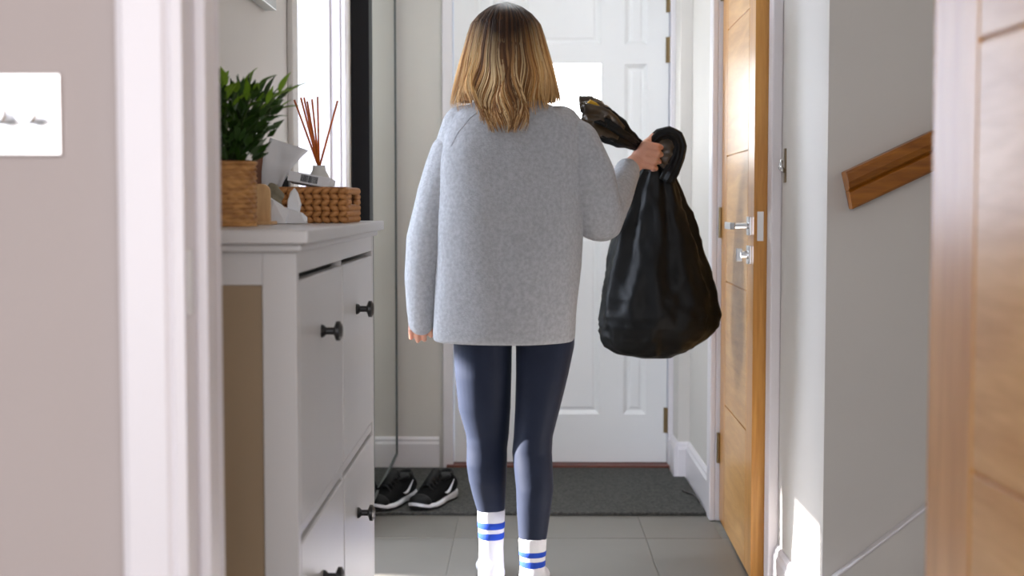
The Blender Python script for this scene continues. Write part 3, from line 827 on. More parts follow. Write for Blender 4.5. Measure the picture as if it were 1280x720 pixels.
# --- khaki pouch
def crumple(name, mb, voxel, amp, freq, seed, mt, label, cat, facets=False, sm=2):
    V, Fc = fuse(mb, voxel, sm)
    zmin = min(v.z for v in V)
    out = []
    for v in V:
        q = v * freq + Vector((seed, seed * 2, 0))
        dsp = Vector((noise.noise(q), noise.noise(q + Vector((9, 0, 0))), noise.noise(q + Vector((0, 9, 0)))))
        if facets:
            cell = noise.voronoi(q)[0]
            dsp = dsp * 0.5 + Vector((1, 1, 1)) * (cell[1] - cell[0] - 0.4) * 0.6
        v2 = v + dsp * amp
        v2.z = max(v2.z, CT + 0.0005)
        out.append(v2)
    o = mesh(name, out, Fc, mt, smooth=not facets)
    return tag(o, label, cat)
M_pouch = mat('khaki_cloth', lin(124, 116, 96), 0.85, var=0.12, vscale=40, bump=0.2, bscale=200)
g0 = at(341, 240, 2.665)
mb = MB().chain([(g0.x, 2.665, CT + 0.014), (g0.x - 0.001, 2.667, g0.z + 0.004), (g0.x + 0.006, 2.668, g0.z - 0.006)], [0.017, 0.013, 0.014])
crumple('cloth_pouch', mb, 0.0022, 0.004, 70, 3, M_pouch, 'grey-khaki crumpled cloth pouch leaning at the basket corner', 'pouch')
# --- crumpled tissue with a raised peak
g1 = at(362, 266, 2.62)
random.seed(12)
bm = bmesh.new()
def hull(pts_):
    vs = [bm.verts.new(p) for p in pts_]
    r_ = bmesh.ops.convex_hull(bm, input=vs)
    bmesh.ops.delete(bm, geom=[g for g in r_['geom_interior'] if isinstance(g, bmesh.types.BMVert)], context='VERTS')
def pts_in(pix, Y, dep):
    o_ = []
    for x, y in pix:
        p = at(x, y, Y); z = max(p.z, CT + 0.0006)
        o_.append((p.x, Y + random.uniform(-dep, 0), z)); o_.append((p.x + random.uniform(-.003, .003), Y + random.uniform(0.2, 1) * dep, max(CT + 0.0006, z - random.uniform(0, 0.004))))
    return o_
hull(pts_in([(337, 247), (344, 251), (353, 256), (362, 263), (358, 279), (338, 279)], 2.61, 0.016))
hull(pts_in([(356, 259), (366, 262), (378, 266), (385, 272), (383, 279), (356, 279)], 2.615, 0.020))
hull(pts_in([(363, 240), (368, 235), (372, 240), (375, 254), (374, 266), (360, 264), (361, 250)], 2.63, 0.010))
ti_me = bpy.data.meshes.new('crumpled_tissue'); bm.to_mesh(ti_me); bm.free(); ti_me.materials.append(M_paper)
tag(link(bpy.data.objects.new('crumpled_tissue', ti_me)), 'crumpled white paper tissue in front of the basket', 'tissue')

# ------------------------------------------------------------------ sneakers
M_up = mat('black_knit', lin(8, 8, 9), 0.8, spec=0.15, var=0.2, vscale=60, bump=0.3, bscale=260)
M_up2 = mat('black_overlay', lin(10, 10, 11), 0.6, spec=0.25, var=0.1, vscale=40)
M_sole = mat('white_midsole', lin(222, 222, 226), 0.5, var=0.03, vscale=30)
M_out = mat('black_outsole', lin(18, 18, 18), 0.7, var=0.1, vscale=30)
M_lace = mat('black_lace', lin(12, 12, 13), 0.8, var=0.1, vscale=60)
def sneaker(name, loc, rz, label):
    t = thing(name, loc, label, 'sneaker', 'pair of black sneakers on the doormat')
    O = Vector(loc); Mr = Matrix.Rotation(rz, 3, 'Z')
    def wv(p): return O + Mr @ Vector((p[0], p[1], p[2] * 0.86))
    # local: toe toward -Y, heel +Y; length 0.27
    st_ = [(-0.135, 0.010), (-0.128, 0.026), (-0.105, 0.040), (-0.07, 0.047), (-0.02, 0.044), (0.03, 0.037), (0.08, 0.037), (0.115, 0.034), (0.130, 0.022), (0.135, 0.008)]
    def outline(k, z, zt_front=0, zt_back=0):
        pts_ = []
        for y, hw in st_:
            pts_.append((hw * k + 0.004 * (1 if -0.08 < y < 0 else 0), y * (1 + (k - 1) * 0.4), z))
        for y, hw in reversed(st_):
            pts_.append((-hw * k, y * (1 + (k - 1) * 0.4), z))
        return pts_
    def lift(pt):      # toe spring
        x, y, z = pt
        if y < -0.09: z += (-(y + 0.09)) ** 2 * 6
        return wv((x, y, z))
    MB().loft([[lift(q) for q in outline(0.97, 0.0)], [lift(q) for q in outline(1.0, 0.008)]]).build('outsole', M_out, t)
    def mids(f):
        r = []
        for x, y, z in outline(f[0], f[1]):
            zz = z + f[2] * max(0, y + 0.02) / 0.15
            r.append(lift((x, y, zz)))
        return r
    mo = MB().loft([mids((1.0, 0.008, 0)), mids((1.05, 0.013, 0.006)), mids((1.03, 0.019, 0.016)), mids((0.98, 0.021, 0.02))]).build('midsole', M_sole, t, smooth=False)
    smooth_angle(mo, 45)
    # upper: rings along the length
    rings = []
    up = [(-0.128, 0.012, 0.030), (-0.118, 0.028, 0.044), (-0.095, 0.038, 0.056), (-0.065, 0.043, 0.066), (-0.03, 0.041, 0.082), (0.0, 0.037, 0.098), (0.03, 0.034, 0.104), (0.06, 0.035, 0.100), (0.09, 0.035, 0.104), (0.115, 0.031, 0.110), (0.130, 0.018, 0.102)]
    for y, hw, hh in up:
        ring = []
        for k in range(16):
            a_ = math.pi * k / 15
            xx = hw * math.copysign(abs(math.cos(a_)) ** 0.75, math.cos(a_)); zz = 0.022 + (hh - 0.022) * (math.sin(a_) ** 0.8)
            ring.append(wv((xx, y, zz)))
        rings.append(ring)
    u_ = MB().loft(rings).build('upper', M_up, t, smooth=True)
    # collar opening and tongue
    cp = []
    for k in range(25):
        a_ = 2 * math.pi * k / 24
        cp.append(wv((0.029 * math.cos(a_), 0.065 + 0.052 * math.sin(a_), 0.103 + 0.008 * math.sin(a_))))
    MB().tube(cp, 0.0075, 10).build('collar', M_up2, t, smooth=True)
    MB().lathe(0, 0, [(0.026, 0.0), (0.024, 0.003)], 20).build
    op = MB().ball((0, 0, 0), 1, 16, 8, (0.026, 0.048, 0.006)); op.V = [wv(v + Vector((0, 0.065, 0.106))) for v in op.V]
    op.build('lining', M_out, t, smooth=True)
    tg = [(0.0, -0.045, 0.080), (0, -0.01, 0.101), (0, 0.02, 0.121), (0, 0.028, 0.130)]
    tm = MB().tube([wv(q) for q in tg], [0.014, 0.018, 0.020, 0.014], 12); tm.build('tongue', M_up2, t, smooth=True)
    for k in range(5):
        y = -0.055 + k * 0.017; z = 0.078 + k * 0.0105
        MB().tube([wv((-0.026, y, z - 0.012)), wv((-0.012, y - 0.002, z + 0.006)), wv((0.0, y, z + 0.010)), wv((0.012, y - 0.002, z + 0.006)), wv((0.026, y, z - 0.012))], 0.003, 6).build('lace', M_lace, t, smooth=True)
    tc_ = MB().ball((0, 0, 0), 1, 16, 10, (0.041, 0.036, 0.030)); tc_.V = [wv(v + Vector((0, -0.098, 0.030))) for v in tc_.V]
    tc_.build('toe_cap', M_up2, t, smooth=True)
    for s_ in (-1, 1):     # curved white side mark
        P = []
        for k in range(9):
            v = k / 8
            P.append(wv((s_ * (0.0425 - 0.004 * v), 0.005 + 0.075 * v, 0.050 - 0.014 * math.sin(math.pi * v) * (1 - v) + 0.036 * v * v)))
        MB().tube(P, [0.001, 0.003, 0.0045, 0.005, 0.0045, 0.004, 0.003, 0.002, 0.001], 8).build('side_mark', M_sole, t, smooth=True)
    hc = MB().ball((0, 0, 0), 1, 14, 8, (0.030, 0.014, 0.034)); hc.V = [wv(v + Vector((0, 0.124, 0.060))) for v in hc.V]
    hc.build('heel_counter', M_up2, t, smooth=True)
    return t
s1 = at(541, 634, 5.02); s2 = at(497, 634, 5.0)
sneaker('sneaker', (s1.x + 0.010, 4.918, 0.0125), R(-24), 'black sneaker with white sole on the doormat, standing nearer the front door frame')
sneaker('sneaker', (s2.x - 0.010, 4.908, 0.0125), R(-24), 'black sneaker with white sole on the doormat, standing against the mirror side')

# ------------------------------------------------------------------ person
PYc = 3.87
M_skin = mat('skin', lin(206, 152, 128), 0.5, var=0.04, vscale=30, Subsurface_Weight=0.1)
M_swt = mat('grey_wool', lin(162, 163, 166), 0.92, vscale=110, col2=lin(182, 183, 187), bump=0.5, bscale=230, detail=7, spec=0.2)
M_leg = mat('navy_legging', lin(29, 36, 54), 0.6, spec=0.18, Sheen_Weight=0.12, Sheen_Roughness=0.4, Sheen_Tint=(0.7, 0.8, 1.0, 1), var=0.06, vscale=20, bump=0.05, bscale=400)
M_sock = mat('white_sock', lin(208, 208, 213), 0.85, var=0.03, vscale=30, bump=0.3, bscale=260)
M_blue = mat('blue_sock_stripe', lin(14, 62, 168), 0.85, var=0.06, vscale=40, bump=0.3, bscale=260)
pe = thing('person', (-0.02, 3.85, 0), 'person with long highlighted hair in grey sweater and navy leggings carrying a black bag', 'person')

def span(xl, xr, py, Y):
    a = at(xl, py, Y); b = at(xr, py, Y); return (a + b) / 2, (b.x - a.x) / 2
def eprofile(c, hw, hd, n=48, ex=2.4, yoff=0.0, wob=None):
    out = []
    for k in range(n):
        a_ = 2 * math.pi * k / n
        cx_, sy_ = math.cos(a_), math.sin(a_)
        r = (abs(cx_) ** ex + abs(sy_) ** ex) ** (-1 / ex)
        f = wob(a_) if wob else 1.0
        out.append(Vector((c.x + hw * r * cx_ * f, c.y + yoff + hd * r * sy_ * f, c.z)))
    return out

# leg tables: pixel row, left edge, right edge, depth Y, half depth
LEGL = [(412, 566, 641, 3.86, .095), (432, 567, 640, 3.86, .092), (470, 569, 639.3, 3.865, .086), (510, 573, 638.3, 3.875, .076), (545, 583, 636, 3.885, .062), (560, 583.5, 634, 3.885, .057),
        (580, 583, 634, 3.885, .056), (600, 586, 633, 3.89, .054), (620, 591, 632, 3.90, .045), (640, 597, 631, 3.905, .037)]
LEGR = [(412, 643, 719, 3.86, .095), (432, 644.8, 718, 3.86, .092), (470, 644.8, 710, 3.855, .086), (510, 643.8, 700, 3.85, .076), (545, 642, 691, 3.845, .064), (565, 640, 690, 3.84, .058),
        (585, 642, 691, 3.83, .057), (610, 645, 692, 3.82, .056), (640, 646, 688, 3.815, .046), (676, 648.5, 683, 3.81, .037)]
def legrings(T, scale=1.0, ex=2.1):
    rg = []
    for py, xl, xr, Y, hd in T:
        c, hw = span(xl, xr, py, Y); rg.append(eprofile(c, hw * scale, hd * scale, 32, ex))
    return rg
lg = MB()
lg.loft(legrings(LEGL)); lg.loft(legrings(LEGR))
hip = []
for py, xl, xr, hd in ((300, 572, 706, .10), (350, 566, 716, .11), (395, 565, 720, .118), (420, 567, 718, .11), (428, 585, 700, .08)):
    c, hw = span(xl, xr, py, 3.855); hip.append(eprofile(c, hw, hd, 36, 2.3))
lg.loft(hip)
V, Fc = fuse(lg, 0.0045, 6)
mesh('leggings', V, Fc, M_leg, pe, smooth=True)

# socks and feet
def foot(T, toe_dx, hx):
    """ankle ring data -> list of (centre, radius, scale) blobs for a foot standing on the floor"""
    py, xl, xr, Y, hd = T[-1]
    c, hw = span(xl, xr, py, Y)
    return c, hw
def make_sock(T, angle, toplow):
    py, xl, xr, Y, hd = T[-1]
    c, hw = span(xl, xr, py - 5, Y)
    mb = MB()
    rings = []
    fx = math.sin(angle); fy = math.cos(angle)
    A = Vector((c.x, Y, 0))
    zs = [c.z, c.z * 0.8, c.z * 0.62, c.z * 0.48, 0.075, 0.05]
    ws = [hw * 1.03, hw * 0.99, hw * 0.93, hw * 0.90, hw * 0.93, hw * 0.95]
    ds = [hd * 1.06, hd * 1.02, hd * 0.98, hd * 1.0, hd * 1.1, hd * 1.15]
    for z, w_, d_ in zip(zs, ws, ds):
        rings.append(eprofile(Vector((A.x, A.y + (0.0 if z > 0.1 else 0.002), z)), w_, d_, 28, 2.1))
    mb.loft(rings)
    def L(s_, dz, lat=0): return Vector((A.x + fx * s_ + fy * lat, A.y + fy * s_ - fx * lat, dz))
    mb.ball(L(-0.020, 0.040), 0.039, sc=(0.97, 1.0, 1.05)); mb.ball(L(0.0, 0.05), 0.040, sc=(0.92, 1.1, 1.0))
    mb.tube([L(-0.02, 0.034), L(0.05, 0.034), L(0.12, 0.030), L(0.165, 0.024), L(0.19, 0.02)], [0.033, 0.033, 0.030, 0.024, 0.018], 18, prof=None)
    mb.tube([L(0.0, 0.06), L(0.06, 0.048), L(0.13, 0.034)], [0.036, 0.030, 0.026], 16)
    mb.ball(L(0.125, 0.024, 0.018), 0.023, sc=(1, 1.3, 0.95)); mb.ball(L(0.125, 0.024, -0.018), 0.023, sc=(1, 1.3, 0.95))
    mb.ball(L(0.185, 0.019, 0.010), 0.018); mb.ball(L(0.175, 0.018, -0.014), 0.017)
    V, Fc = fuse(mb, 0.004, 5)
    V = [Vector((v.x, v.y, max(v.z, 0.001))) for v in V]
    return V, Fc, A, rings, mb
for T, ang, st1, st2 in ((LEGL, R(-3), (648, 660), (661, 673)), (LEGR, R(4), (684.5, 694.5), (696.5, 707))):
    V, Fc, A, rings, mb = make_sock(T, ang, 0)
    sk = mesh('sock', V, Fc, M_sock, pe, smooth=True)
    Yk = T[-1][3]
    tree = BVHTree.FromPolygons([tuple(v) for v in V], Fc)
    for (ya, yb) in (st1, st2):
        za = at(0, ya, Yk).z; zb_ = at(0, yb, Yk).z
        rg = []
        for q in range(5):
            z = za + (zb_ - za) * q / 4; ring = []
            for k in range(36):
                a_ = 2 * math.pi * k / 36
                d = Vector((math.cos(a_), math.sin(a_), 0))
                cpt = Vector((A.x, A.y, z))
                hit = tree.ray_cast(cpt + d * 0.15, -d, 0.2)
                p = hit[0] if hit[0] else cpt + d * 0.035
                ring.append(Vector((p.x, p.y, z)) + d * (0.0012 if 0 < q < 4 else -0.002))
            rg.append(ring)
        MB().loft(rg, cap=False).build('sock_stripe', M_blue, sk, smooth=True)

# sweater
TORSO = [(112, 612, 656, .052, -0.01), (121, 604, 664, .064, -0.012), (130, 588, 684, .082, -0.01), (140, 572, 706, .098, -0.006), (152, 562, 722, .112, 0), (170, 556, 731, .126, 0), (200, 550, 731, .140, 0), (260, 547, 729, .150, 0),
         (330, 545, 726, .152, 0), (390, 542, 721, .150, 0), (415, 541, 719.5, .148, 0), (424, 541.5, 718.5, .147, 0), (426, 545, 715, .140, 0)]
sw = MB(); tr = []
for idx, (py, xl, xr, hd, yo) in enumerate(TORSO):
    c, hw = span(xl, xr, py, 3.86)
    amt = max(0, min(1, (py - 170) / 220))
    def wob(a_, amt=amt, py=py):
        return 1 + amt * (0.014 * math.sin(5 * a_ + 0.7 + py * 0.004) + 0.010 * math.sin(9 * a_ + 2 - py * 0.006))
    tr.append(eprofile(c, hw, hd, 64, 2.5, yo, wob))
sw.loft(tr)
# left sleeve (hangs), right sleeve (upper arm down, forearm forward and up)
LS = [(580, 158, 3.86, .058), (566, 195, 3.86, .062), (549, 245, 3.855, .062), (536, 300, 3.85, .060), (530, 350, 3.85, .052), (528, 385, 3.85, .043), (527, 403, 3.852, .036)]
RS = [(700, 160, 3.86, .062), (717, 182, 3.86, .072), (732, 222, 3.865, .078), (744, 262, 3.88, .068), (750, 274, 3.89, .062), (760, 262, 3.94, .056), (774, 236, 4.02, .045), (784, 214, 4.075, .038)]
def armpts(T): return [at(x, y, Y) for x, y, Y, r in T], [r for *_, r in T]
for T in (LS, RS):          # shoulder caps belong to the torso, the sleeves are sewn on
    P, r_ = armpts(T[:2]); sw.chain(P, [r_[0] * 0.98, r_[1] * 0.86])
def wool(mb):
    V, Fc = fuse(mb, 0.006, 8)
    out = []
    for v in V:      # soft folds in the wool
        q = Vector((v.x * 7, v.y * 7, v.z * 3.2))
        k = 0.006 * noise.noise(q) + 0.0022 * noise.noise(q * 3.1)
        d = Vector((v.x + 0.02, v.y - 3.86, 0)); d.normalize()
        out.append(v + d * k)
    return out, Fc
out, Fc = wool(sw)
swo = mesh('sweater', out, Fc, M_swt, pe, smooth=True)
for T in (LS, RS):
    sl_ = MB(); P, r_ = armpts(T); sl_.chain(P[1:] if T is LS else P[1:], r_[1:])
    if T is RS:
        sl_.ball(at(746, 283, 3.885), 0.047, sc=(1.15, 1.1, 0.85)); sl_.ball(at(760, 284, 3.90), 0.036, sc=(1, 1.1, 0.9))
    o2, f2 = wool(sl_)
    mesh('sleeve', o2, f2, M_swt, swo, smooth=True)
tree = BVHTree.FromPolygons([tuple(v) for v in out], Fc)
def seam(pix):
    P = []
    for i in range(len(pix) - 1):
        for k in range(8):
            t = k / 8; x = pix[i][0] * (1 - t) + pix[i + 1][0] * t; y = pix[i][1] * (1 - t) + pix[i + 1][1] * t
            o_ = Vector((0, 0, CAMH)); d = (at(x, y, 4.0) - o_).normalized()
            h = tree.ray_cast(o_, d, 6)
            if h[0]: P.append(h[0] + Vector((0, -0.0003, 0)))
    if len(P) > 3: MB().tube(P, 0.0010, 6).build('seam', M_swt, swo, smooth=True)
seam([(604, 134), (588, 147), (573, 165), (562, 186)])
seam([(684, 138), (700, 156), (714, 178)])
cuffp = at(784, 214, 4.075)

# body under the clothes: one continuous skin
bd = MB()
hc = at(632, 58, 3.885)                      # head centre
HR = 0.078
bd.ball(hc + Vector((0, -0.005, 0.012)), 1.0, 20, 14, (0.074, 0.092, 0.090))
bd.ball(hc + Vector((0, 0.038, -0.045)), 1.0, 16, 12, (0.056, 0.052, 0.066))       # jaw
bd.ball(hc + Vector((0, 0.070, -0.090)), 0.020)                                    # chin
bd.chain([hc + Vector((0, 0.085, 0.005)), hc + Vector((0, 0.104, -0.028))], [0.009, 0.013])   # nose
bd.ball(hc + Vector((0, 0.084, -0.060)), 1, 12, 8, (0.022, 0.008, 0.006)); bd.ball(hc + Vector((0, 0.083, -0.071)), 1, 12, 8, (0.020, 0.008, 0.007))
for s_ in (-1, 1):
    bd.ball(hc + Vector((s_ * 0.075, 0.005, -0.015)), 1, 12, 8, (0.008, 0.018, 0.030))       # ears
    bd.ball(hc + Vector((s_ * 0.030, 0.072, 0.018)), 1, 10, 8, (0.022, 0.012, 0.007))        # brow
    bd.ball(hc + Vector((s_ * 0.036, 0.064, -0.035)), 0.022)                                  # cheek
nk = at(634, 118, 3.855)
bd.chain([hc + Vector((0, 0.0, -0.06)), nk, nk + Vector((0, 0, -0.05))], [0.050, 0.050, 0.06])
tb = []
for py, xl, xr, hd in ((130, 604, 668, .055), (150, 585, 692, .075), (200, 580, 700, .095), (260, 588, 696, .09), (320, 585, 700, .09), (380, 580, 705, .10), (420, 582, 702, .09)):
    c, hw = span(xl, xr, py, 3.86); tb.append(eprofile(c, hw, hd, 32, 2.2))
bd.loft(tb)
bd.loft(legrings(LEGL, 0.86)); bd.loft(legrings(LEGR, 0.86))
for T, ang in ((LEGL, R(-3)), (LEGR, R(4))):
    py, xl, xr, Y, hd = T[-1]; c, hw = span(xl, xr, py, Y); A = Vector((c.x, Y, 0)); f = Vector((math.sin(ang), math.cos(ang), 0))
    bd.chain([c, A + Vector((0, 0, 0.07)), A + Vector((0, -0.01, 0.036))], [hw * 0.8, 0.026, 0.024])
    bd.chain([A + Vector((0, 0, 0.04)), A + f * 0.09 + Vector((0, 0, 0.03)), A + f * 0.16 + Vector((0, 0, 0.022))], [0.026, 0.022, 0.014])
P, r_ = armpts(LS); bd.chain(P[:6], [0.045, 0.042, 0.038, 0.034, 0.030, 0.026])
P, r_ = armpts(RS); bd.chain(P, [0.045, 0.044, 0.040, 0.038, 0.036, 0.034, 0.030, 0.026])
# left hand, hanging and slightly curled
bd.chain([at(528, 385, 3.85), at(527, 398, 3.855)], [0.024, 0.022])
for dx, dY in ((-0.016, 0), (-0.006, 0), (0.006, 0), (0.016, 0)):
    bd.chain([at(527, 388, 3.85) + Vector((dx * 0.7, 0.0, 0)), at(526.5, 404, 3.855) + Vector((dx * 1.1, 0, 0))], [0.014, 0.0125])
for i, (dx, ln) in enumerate(((-0.0245, 0.040), (-0.0082, 0.048), (0.0082, 0.045), (0.0245, 0.034))):
    p0 = at(526, 404, 3.856) + Vector((dx, 0, 0))
    p1 = p0 + Vector((0.1 * dx, -0.003, -ln * 0.55)); p2 = p1 + Vector((0, 0.012, -ln * 0.45)); p3 = p2 + Vector((0, 0.018, 0.002))
    bd.chain([p0, p1, p2, p3], [0.0082, 0.0072, 0.0066, 0.006])
q = at(538, 396, 3.865)
bd.chain([at(530, 386, 3.86), q, q + Vector((0.004, 0.012, -0.030)), q + Vector((0.0, 0.020, -0.05))], [0.012, 0.0105, 0.0092, 0.008])
# right hand: fist round the gathered bag neck
wr = at(786, 211, 4.085); pm = at(803, 194, 4.095)
bd.chain([wr, at(795, 203, 4.09)], [0.027, 0.026])
for yy in (182, 190, 198, 206):
    bd.chain([at(796, 203, 4.09), at(805, yy, 4.085)], [0.020, 0.0125])
for i, (yy, l) in enumerate(((180, 0.0), (189, 0.002), (198, 0.001), (206.5, -0.002))):
    p0 = at(806, yy, 4.083); p1 = at(821 + l * 900 - i * 1.2, yy + 2.5, 4.088); p2 = at(826 + l * 900 - i * 1.6, yy + 4, 4.115); p3 = at(819 - i, yy + 5, 4.146)
    bd.chain([p0, p1, p2, p3], [0.0105, 0.0088, 0.0082, 0.0075])
bd.chain([at(795, 195, 4.10), at(803, 182, 4.125), at(812, 175, 4.145), at(816, 170, 4.150)], [0.014, 0.0115, 0.010, 0.0085])
V, Fc = fuse(bd, 0.003, 2)
mesh('body', V, Fc, M_skin, pe, smooth=True)
M_eye = mat('eye_white', lin(236, 234, 230), 0.25, var=0.02)
M_iris = mat('iris_brown', lin(70, 46, 30), 0.25, var=0.1)
for s_ in (-1, 1):
    e = MB().ball(hc + Vector((s_ * 0.030, 0.076, 0.004)), 0.0105).build('eye', M_eye, pe, smooth=True)
    MB().ball(hc + Vector((s_ * 0.030, 0.0838, 0.004)), 0.0045).build('iris', M_iris, e, smooth=True)

# hair: dark roots running into blonde lengths, one mesh of locks over a shell
def hair_mat():
    m, nt, b = base_mat('highlighted_hair')
    b.inputs['Roughness'].default_value = 0.5; b.inputs['Specular IOR Level'].default_value = 0.25
    at_ = nt.nodes.new('ShaderNodeAttribute'); at_.attribute_name = 'hair_colour'
    nt.links.new(at_.outputs['Color'], b.inputs['Base Color'])
    return m
M_hair = hair_mat()
ROWS = [(3, 0.0), (6, 12), (10, 21), (18, 32), (30, 42), (45, 47), (60, 51), (80, 57), (100, 62), (118, 66), (130, 68), (165, 62)]
hcx = at(632, 60, 3.87).x
def hw_at(z):
    pts_ = [(at(632, py, 3.87).z, wpx / F * 3.87) for py, wpx in ROWS]
    if z >= pts_[0][0]: return 0.0
    for (z0, w0), (z1, w1) in zip(pts_[:-1], pts_[1:]):
        if z1 <= z <= z0:
            t = (z0 - z) / (z0 - z1); return w0 + (w1 - w0) * t
    return pts_[-1][1]
ZT = at(632, 3, 3.87).z; ZS = at(632, 122, 3.87).z
HY = 3.872
def hpos(phi, z, k=1.0):
    """point on the hair surface; phi 0 = back of the head, +-90 = sides"""
    hw = hw_at(z)
    back = min(hw * 1.12, 0.122)
    front = min(hw * 1.05, 0.105)
    dpt = back if math.cos(phi) > 0 else front
    if z < ZS and math.cos(phi) > 0:
        dpt = max(dpt, 0.10 + (ZS - z) * 0.38)
    p = Vector((hcx + hw * math.sin(phi) * k, HY - dpt * math.cos(phi) * k, z))
    if z < ZS + 0.03 and abs(phi) < R(100):
        hit = tree.ray_cast(Vector((p.x, 3.2, z)), Vector((0, 1, 0)), 1.0)
        if hit[0] and hit[0].y - 0.012 * k < p.y: p.y = hit[0].y - 0.012 * k
    return p
random.seed(21)
hm = MB(); hcol = []
root_c = [lin(46, 27, 15), lin(70, 43, 22), lin(38, 23, 13)]
pal_side = [lin(166, 112, 60), lin(200, 148, 88), lin(220, 178, 118), lin(232, 198, 146), lin(208, 160, 98)]
pal_back = [lin(104, 68, 38), lin(146, 100, 58), lin(190, 144, 90), lin(222, 190, 142), lin(136, 94, 54)]
tip_c = [lin(206, 166, 112), lin(226, 194, 148), lin(180, 132, 80), lin(152, 104, 60), lin(214, 172, 118)]
def hcolor(rc, tc, t):
    t = max(0, min(1, t)); return tuple(rc[i] * (1 - t) + tc[i] * t for i in range(4))
def lock(phi, zend, rad, sec, layer, fine=False):
    nz = noise.noise(Vector((phi * 9.0, 3.3, 0)))
    u_ = max(0, min(0.999, 0.5 + 0.5 * nz + random.uniform(-0.42, 0.42)))
    rc = root_c[int(u_ * 3)]; pal = pal_side if abs(phi) > R(32) else pal_back
    tc = pal[int(u_ * len(pal))]
    n = 22; P = []; rr = []; cs = []
    z0 = ZT - 0.002 - random.random() * 0.006 * (1 - layer)
    cl = noise.noise(Vector((phi * 3.5, 0.7, 1.0)))
    amp = 0.013 + 0.006 * cl; ps = 5.0 * noise.noise(Vector((phi * 2.2, 5.0, 0))) + random.uniform(-0.25, 0.25)
    for i in range(n):
        t = i / (n - 1)
        z = z0 + (zend - z0) * (t ** 1.25 if t < 1 else 1)
        zf = (ZT - z) / (ZT - ZS)
        tt = max(0, zf - 0.5)
        p = hpos(phi * 0.97 + 0.02 * math.sin(5 * t + ps), z, layer)
        wv_ = amp * min(1, tt * 1.9) * math.sin(9.5 * tt + ps)
        p.x += wv_ * math.cos(phi); p.y += wv_ * math.sin(phi) - 0.5 * amp * min(1, tt * 1.6) * (1 + math.cos(9.5 * tt + ps))
        P.append(p); rr.append(rad * (0.5 + 0.5 * min(1, t * 3)) * (1.0 if t < 0.62 else max(0.10, 1 - (t - 0.62) / 0.40)))
        bl = (zf - (0.40 - 0.28 * min(1, abs(phi) / 1.2))) / 0.55 + random.uniform(-0.03, 0.03)
        cs.append(hcolor(rc, tc, bl))
    # broad flat lock: squash along the surface normal
    P = [Vector(p) for p in P]
    rings = []
    for i, p in enumerate(P):
        t_ = (P[min(i + 1, n - 1)] - P[max(i - 1, 0)]).normalized()
        nr_ = Vector((math.sin(phi), -math.cos(phi), 0.2)); nr_ = (nr_ - t_ * nr_.dot(t_)).normalized(); sd = t_.cross(nr_)
        rings.append([p + sd * rr[i] * 1.35 * math.cos(2 * math.pi * j / sec) + nr_ * rr[i] * 0.55 * math.sin(2 * math.pi * j / sec) for j in range(sec)])
    n0 = len(hm.V)
    hm.loft(rings)
    for c in cs: hcol.extend([c] * sec)
def zend_for(phi):
    a_ = abs(math.degrees(phi))
    d_ = math.degrees(phi)
    if a_ < 24: py = random.uniform(156, 170)
    elif -34 < d_ < -26: py = random.uniform(146, 160)
    elif a_ < 40: py = random.uniform(128, 148)
    elif a_ < 60: py = random.uniform(116, 143)
    else: py = random.uniform(112, 137) - 4 * (math.sin(phi * 9) > 0.2)
    return at(632, py, 3.87).z
# under shell
rings = []
zz = [ZT - 0.003 - i * (ZT - at(632, 126, 3.87).z) / 22 for i in range(23)]
for z in zz:
    ring = []
    for k in range(40):
        phi = R(-128) + R(256) * k / 39
        ring.append(hpos(phi, z, 0.93))
    for k in range(40):
        phi = R(128) - R(256) * k / 39
        ring.append(hpos(phi, z, 0.80))
    rings.append(ring)
hm.loft(rings)
for i, z in enumerate(zz):
    for k in range(80): hcol.append(hcolor(root_c[0], tip_c[3], (i / 22 - 0.2) / 0.8))
for i in range(360):
    phi = R(random.uniform(-132, 132)); lock(phi, zend_for(phi), random.uniform(0.003, 0.006), 7, random.uniform(0.95, 1.0))
for i in range(1300):
    phi = R(random.uniform(-130, 130)); lock(phi, zend_for(phi), random.uniform(0.0009, 0.0022), 4, random.uniform(0.975, 1.025))
for i in range(160):
    phi = R(random.uniform(-19, 19)); lock(phi, zend_for(phi), random.uniform(0.0015, 0.004), 6, random.uniform(0.98, 1.02))
ho = hm.build('hair', M_hair, pe, smooth=True)
ca_ = ho.data.color_attributes.new('hair_colour', 'FLOAT_COLOR', 'POINT')
for i, c in enumerate(hcol): ca_.data[i].color = c

# ------------------------------------------------------------------ bin bag held in the right hand
M_bag = mat('black_bag_film', lin(13, 13, 13), 0.5, var=0.2, vscale=25, bump=0.5, bscale=22, spec=0.22)
M_bagt = mat('thin_brownish_film', lin(66, 51, 33), 0.3, var=0.4, vscale=40, bump=0.6, bscale=40, Transmission_Weight=0.15)
M_draw = mat('yellow_drawstring', lin(204, 158, 30), 0.5, var=0.1)
bgc = at(815, 300, 4.2)
bg = thing('bin_bag', (bgc.x, 4.2, at(815, 447, 4.2).z), 'full black plastic bin bag held by its gathered neck', 'bin bag')
BR = [(196, 806, 826, .018), (206, 804, 832, .022), (218, 797, 842, .035), (238, 786, 852, .058), (265, 776, 862, .082), (300, 766, 872, .105), (340, 758, 884, .125), (370, 753, 893, .135), (392, 750, 900, .138), (408, 749.5, 896, .132), (422, 751, 882, .118), (434, 756, 866, .095), (442, 770, 850, .07), (447, 800, 838, .035)]
rings = []
for i, (py, xl, xr, hd) in enumerate(BR):
    c, hw = span(xl, xr, py, 4.165 + 0.10 * min(1, i / 5))
    fold = max(0.015, 0.16 - 0.016 * i)
    def wob(a_, fold=fold, i=i): return 1 + fold * math.sin(7 * a_ + 0.25 * i) * 0.6 + 0.45 * fold * math.sin(13 * a_ + i * 0.6)
    if i >= len(BR) - 1: wob = None
    rings.append(eprofile(c, hw, hd, 88, 2.1, 0, wob))
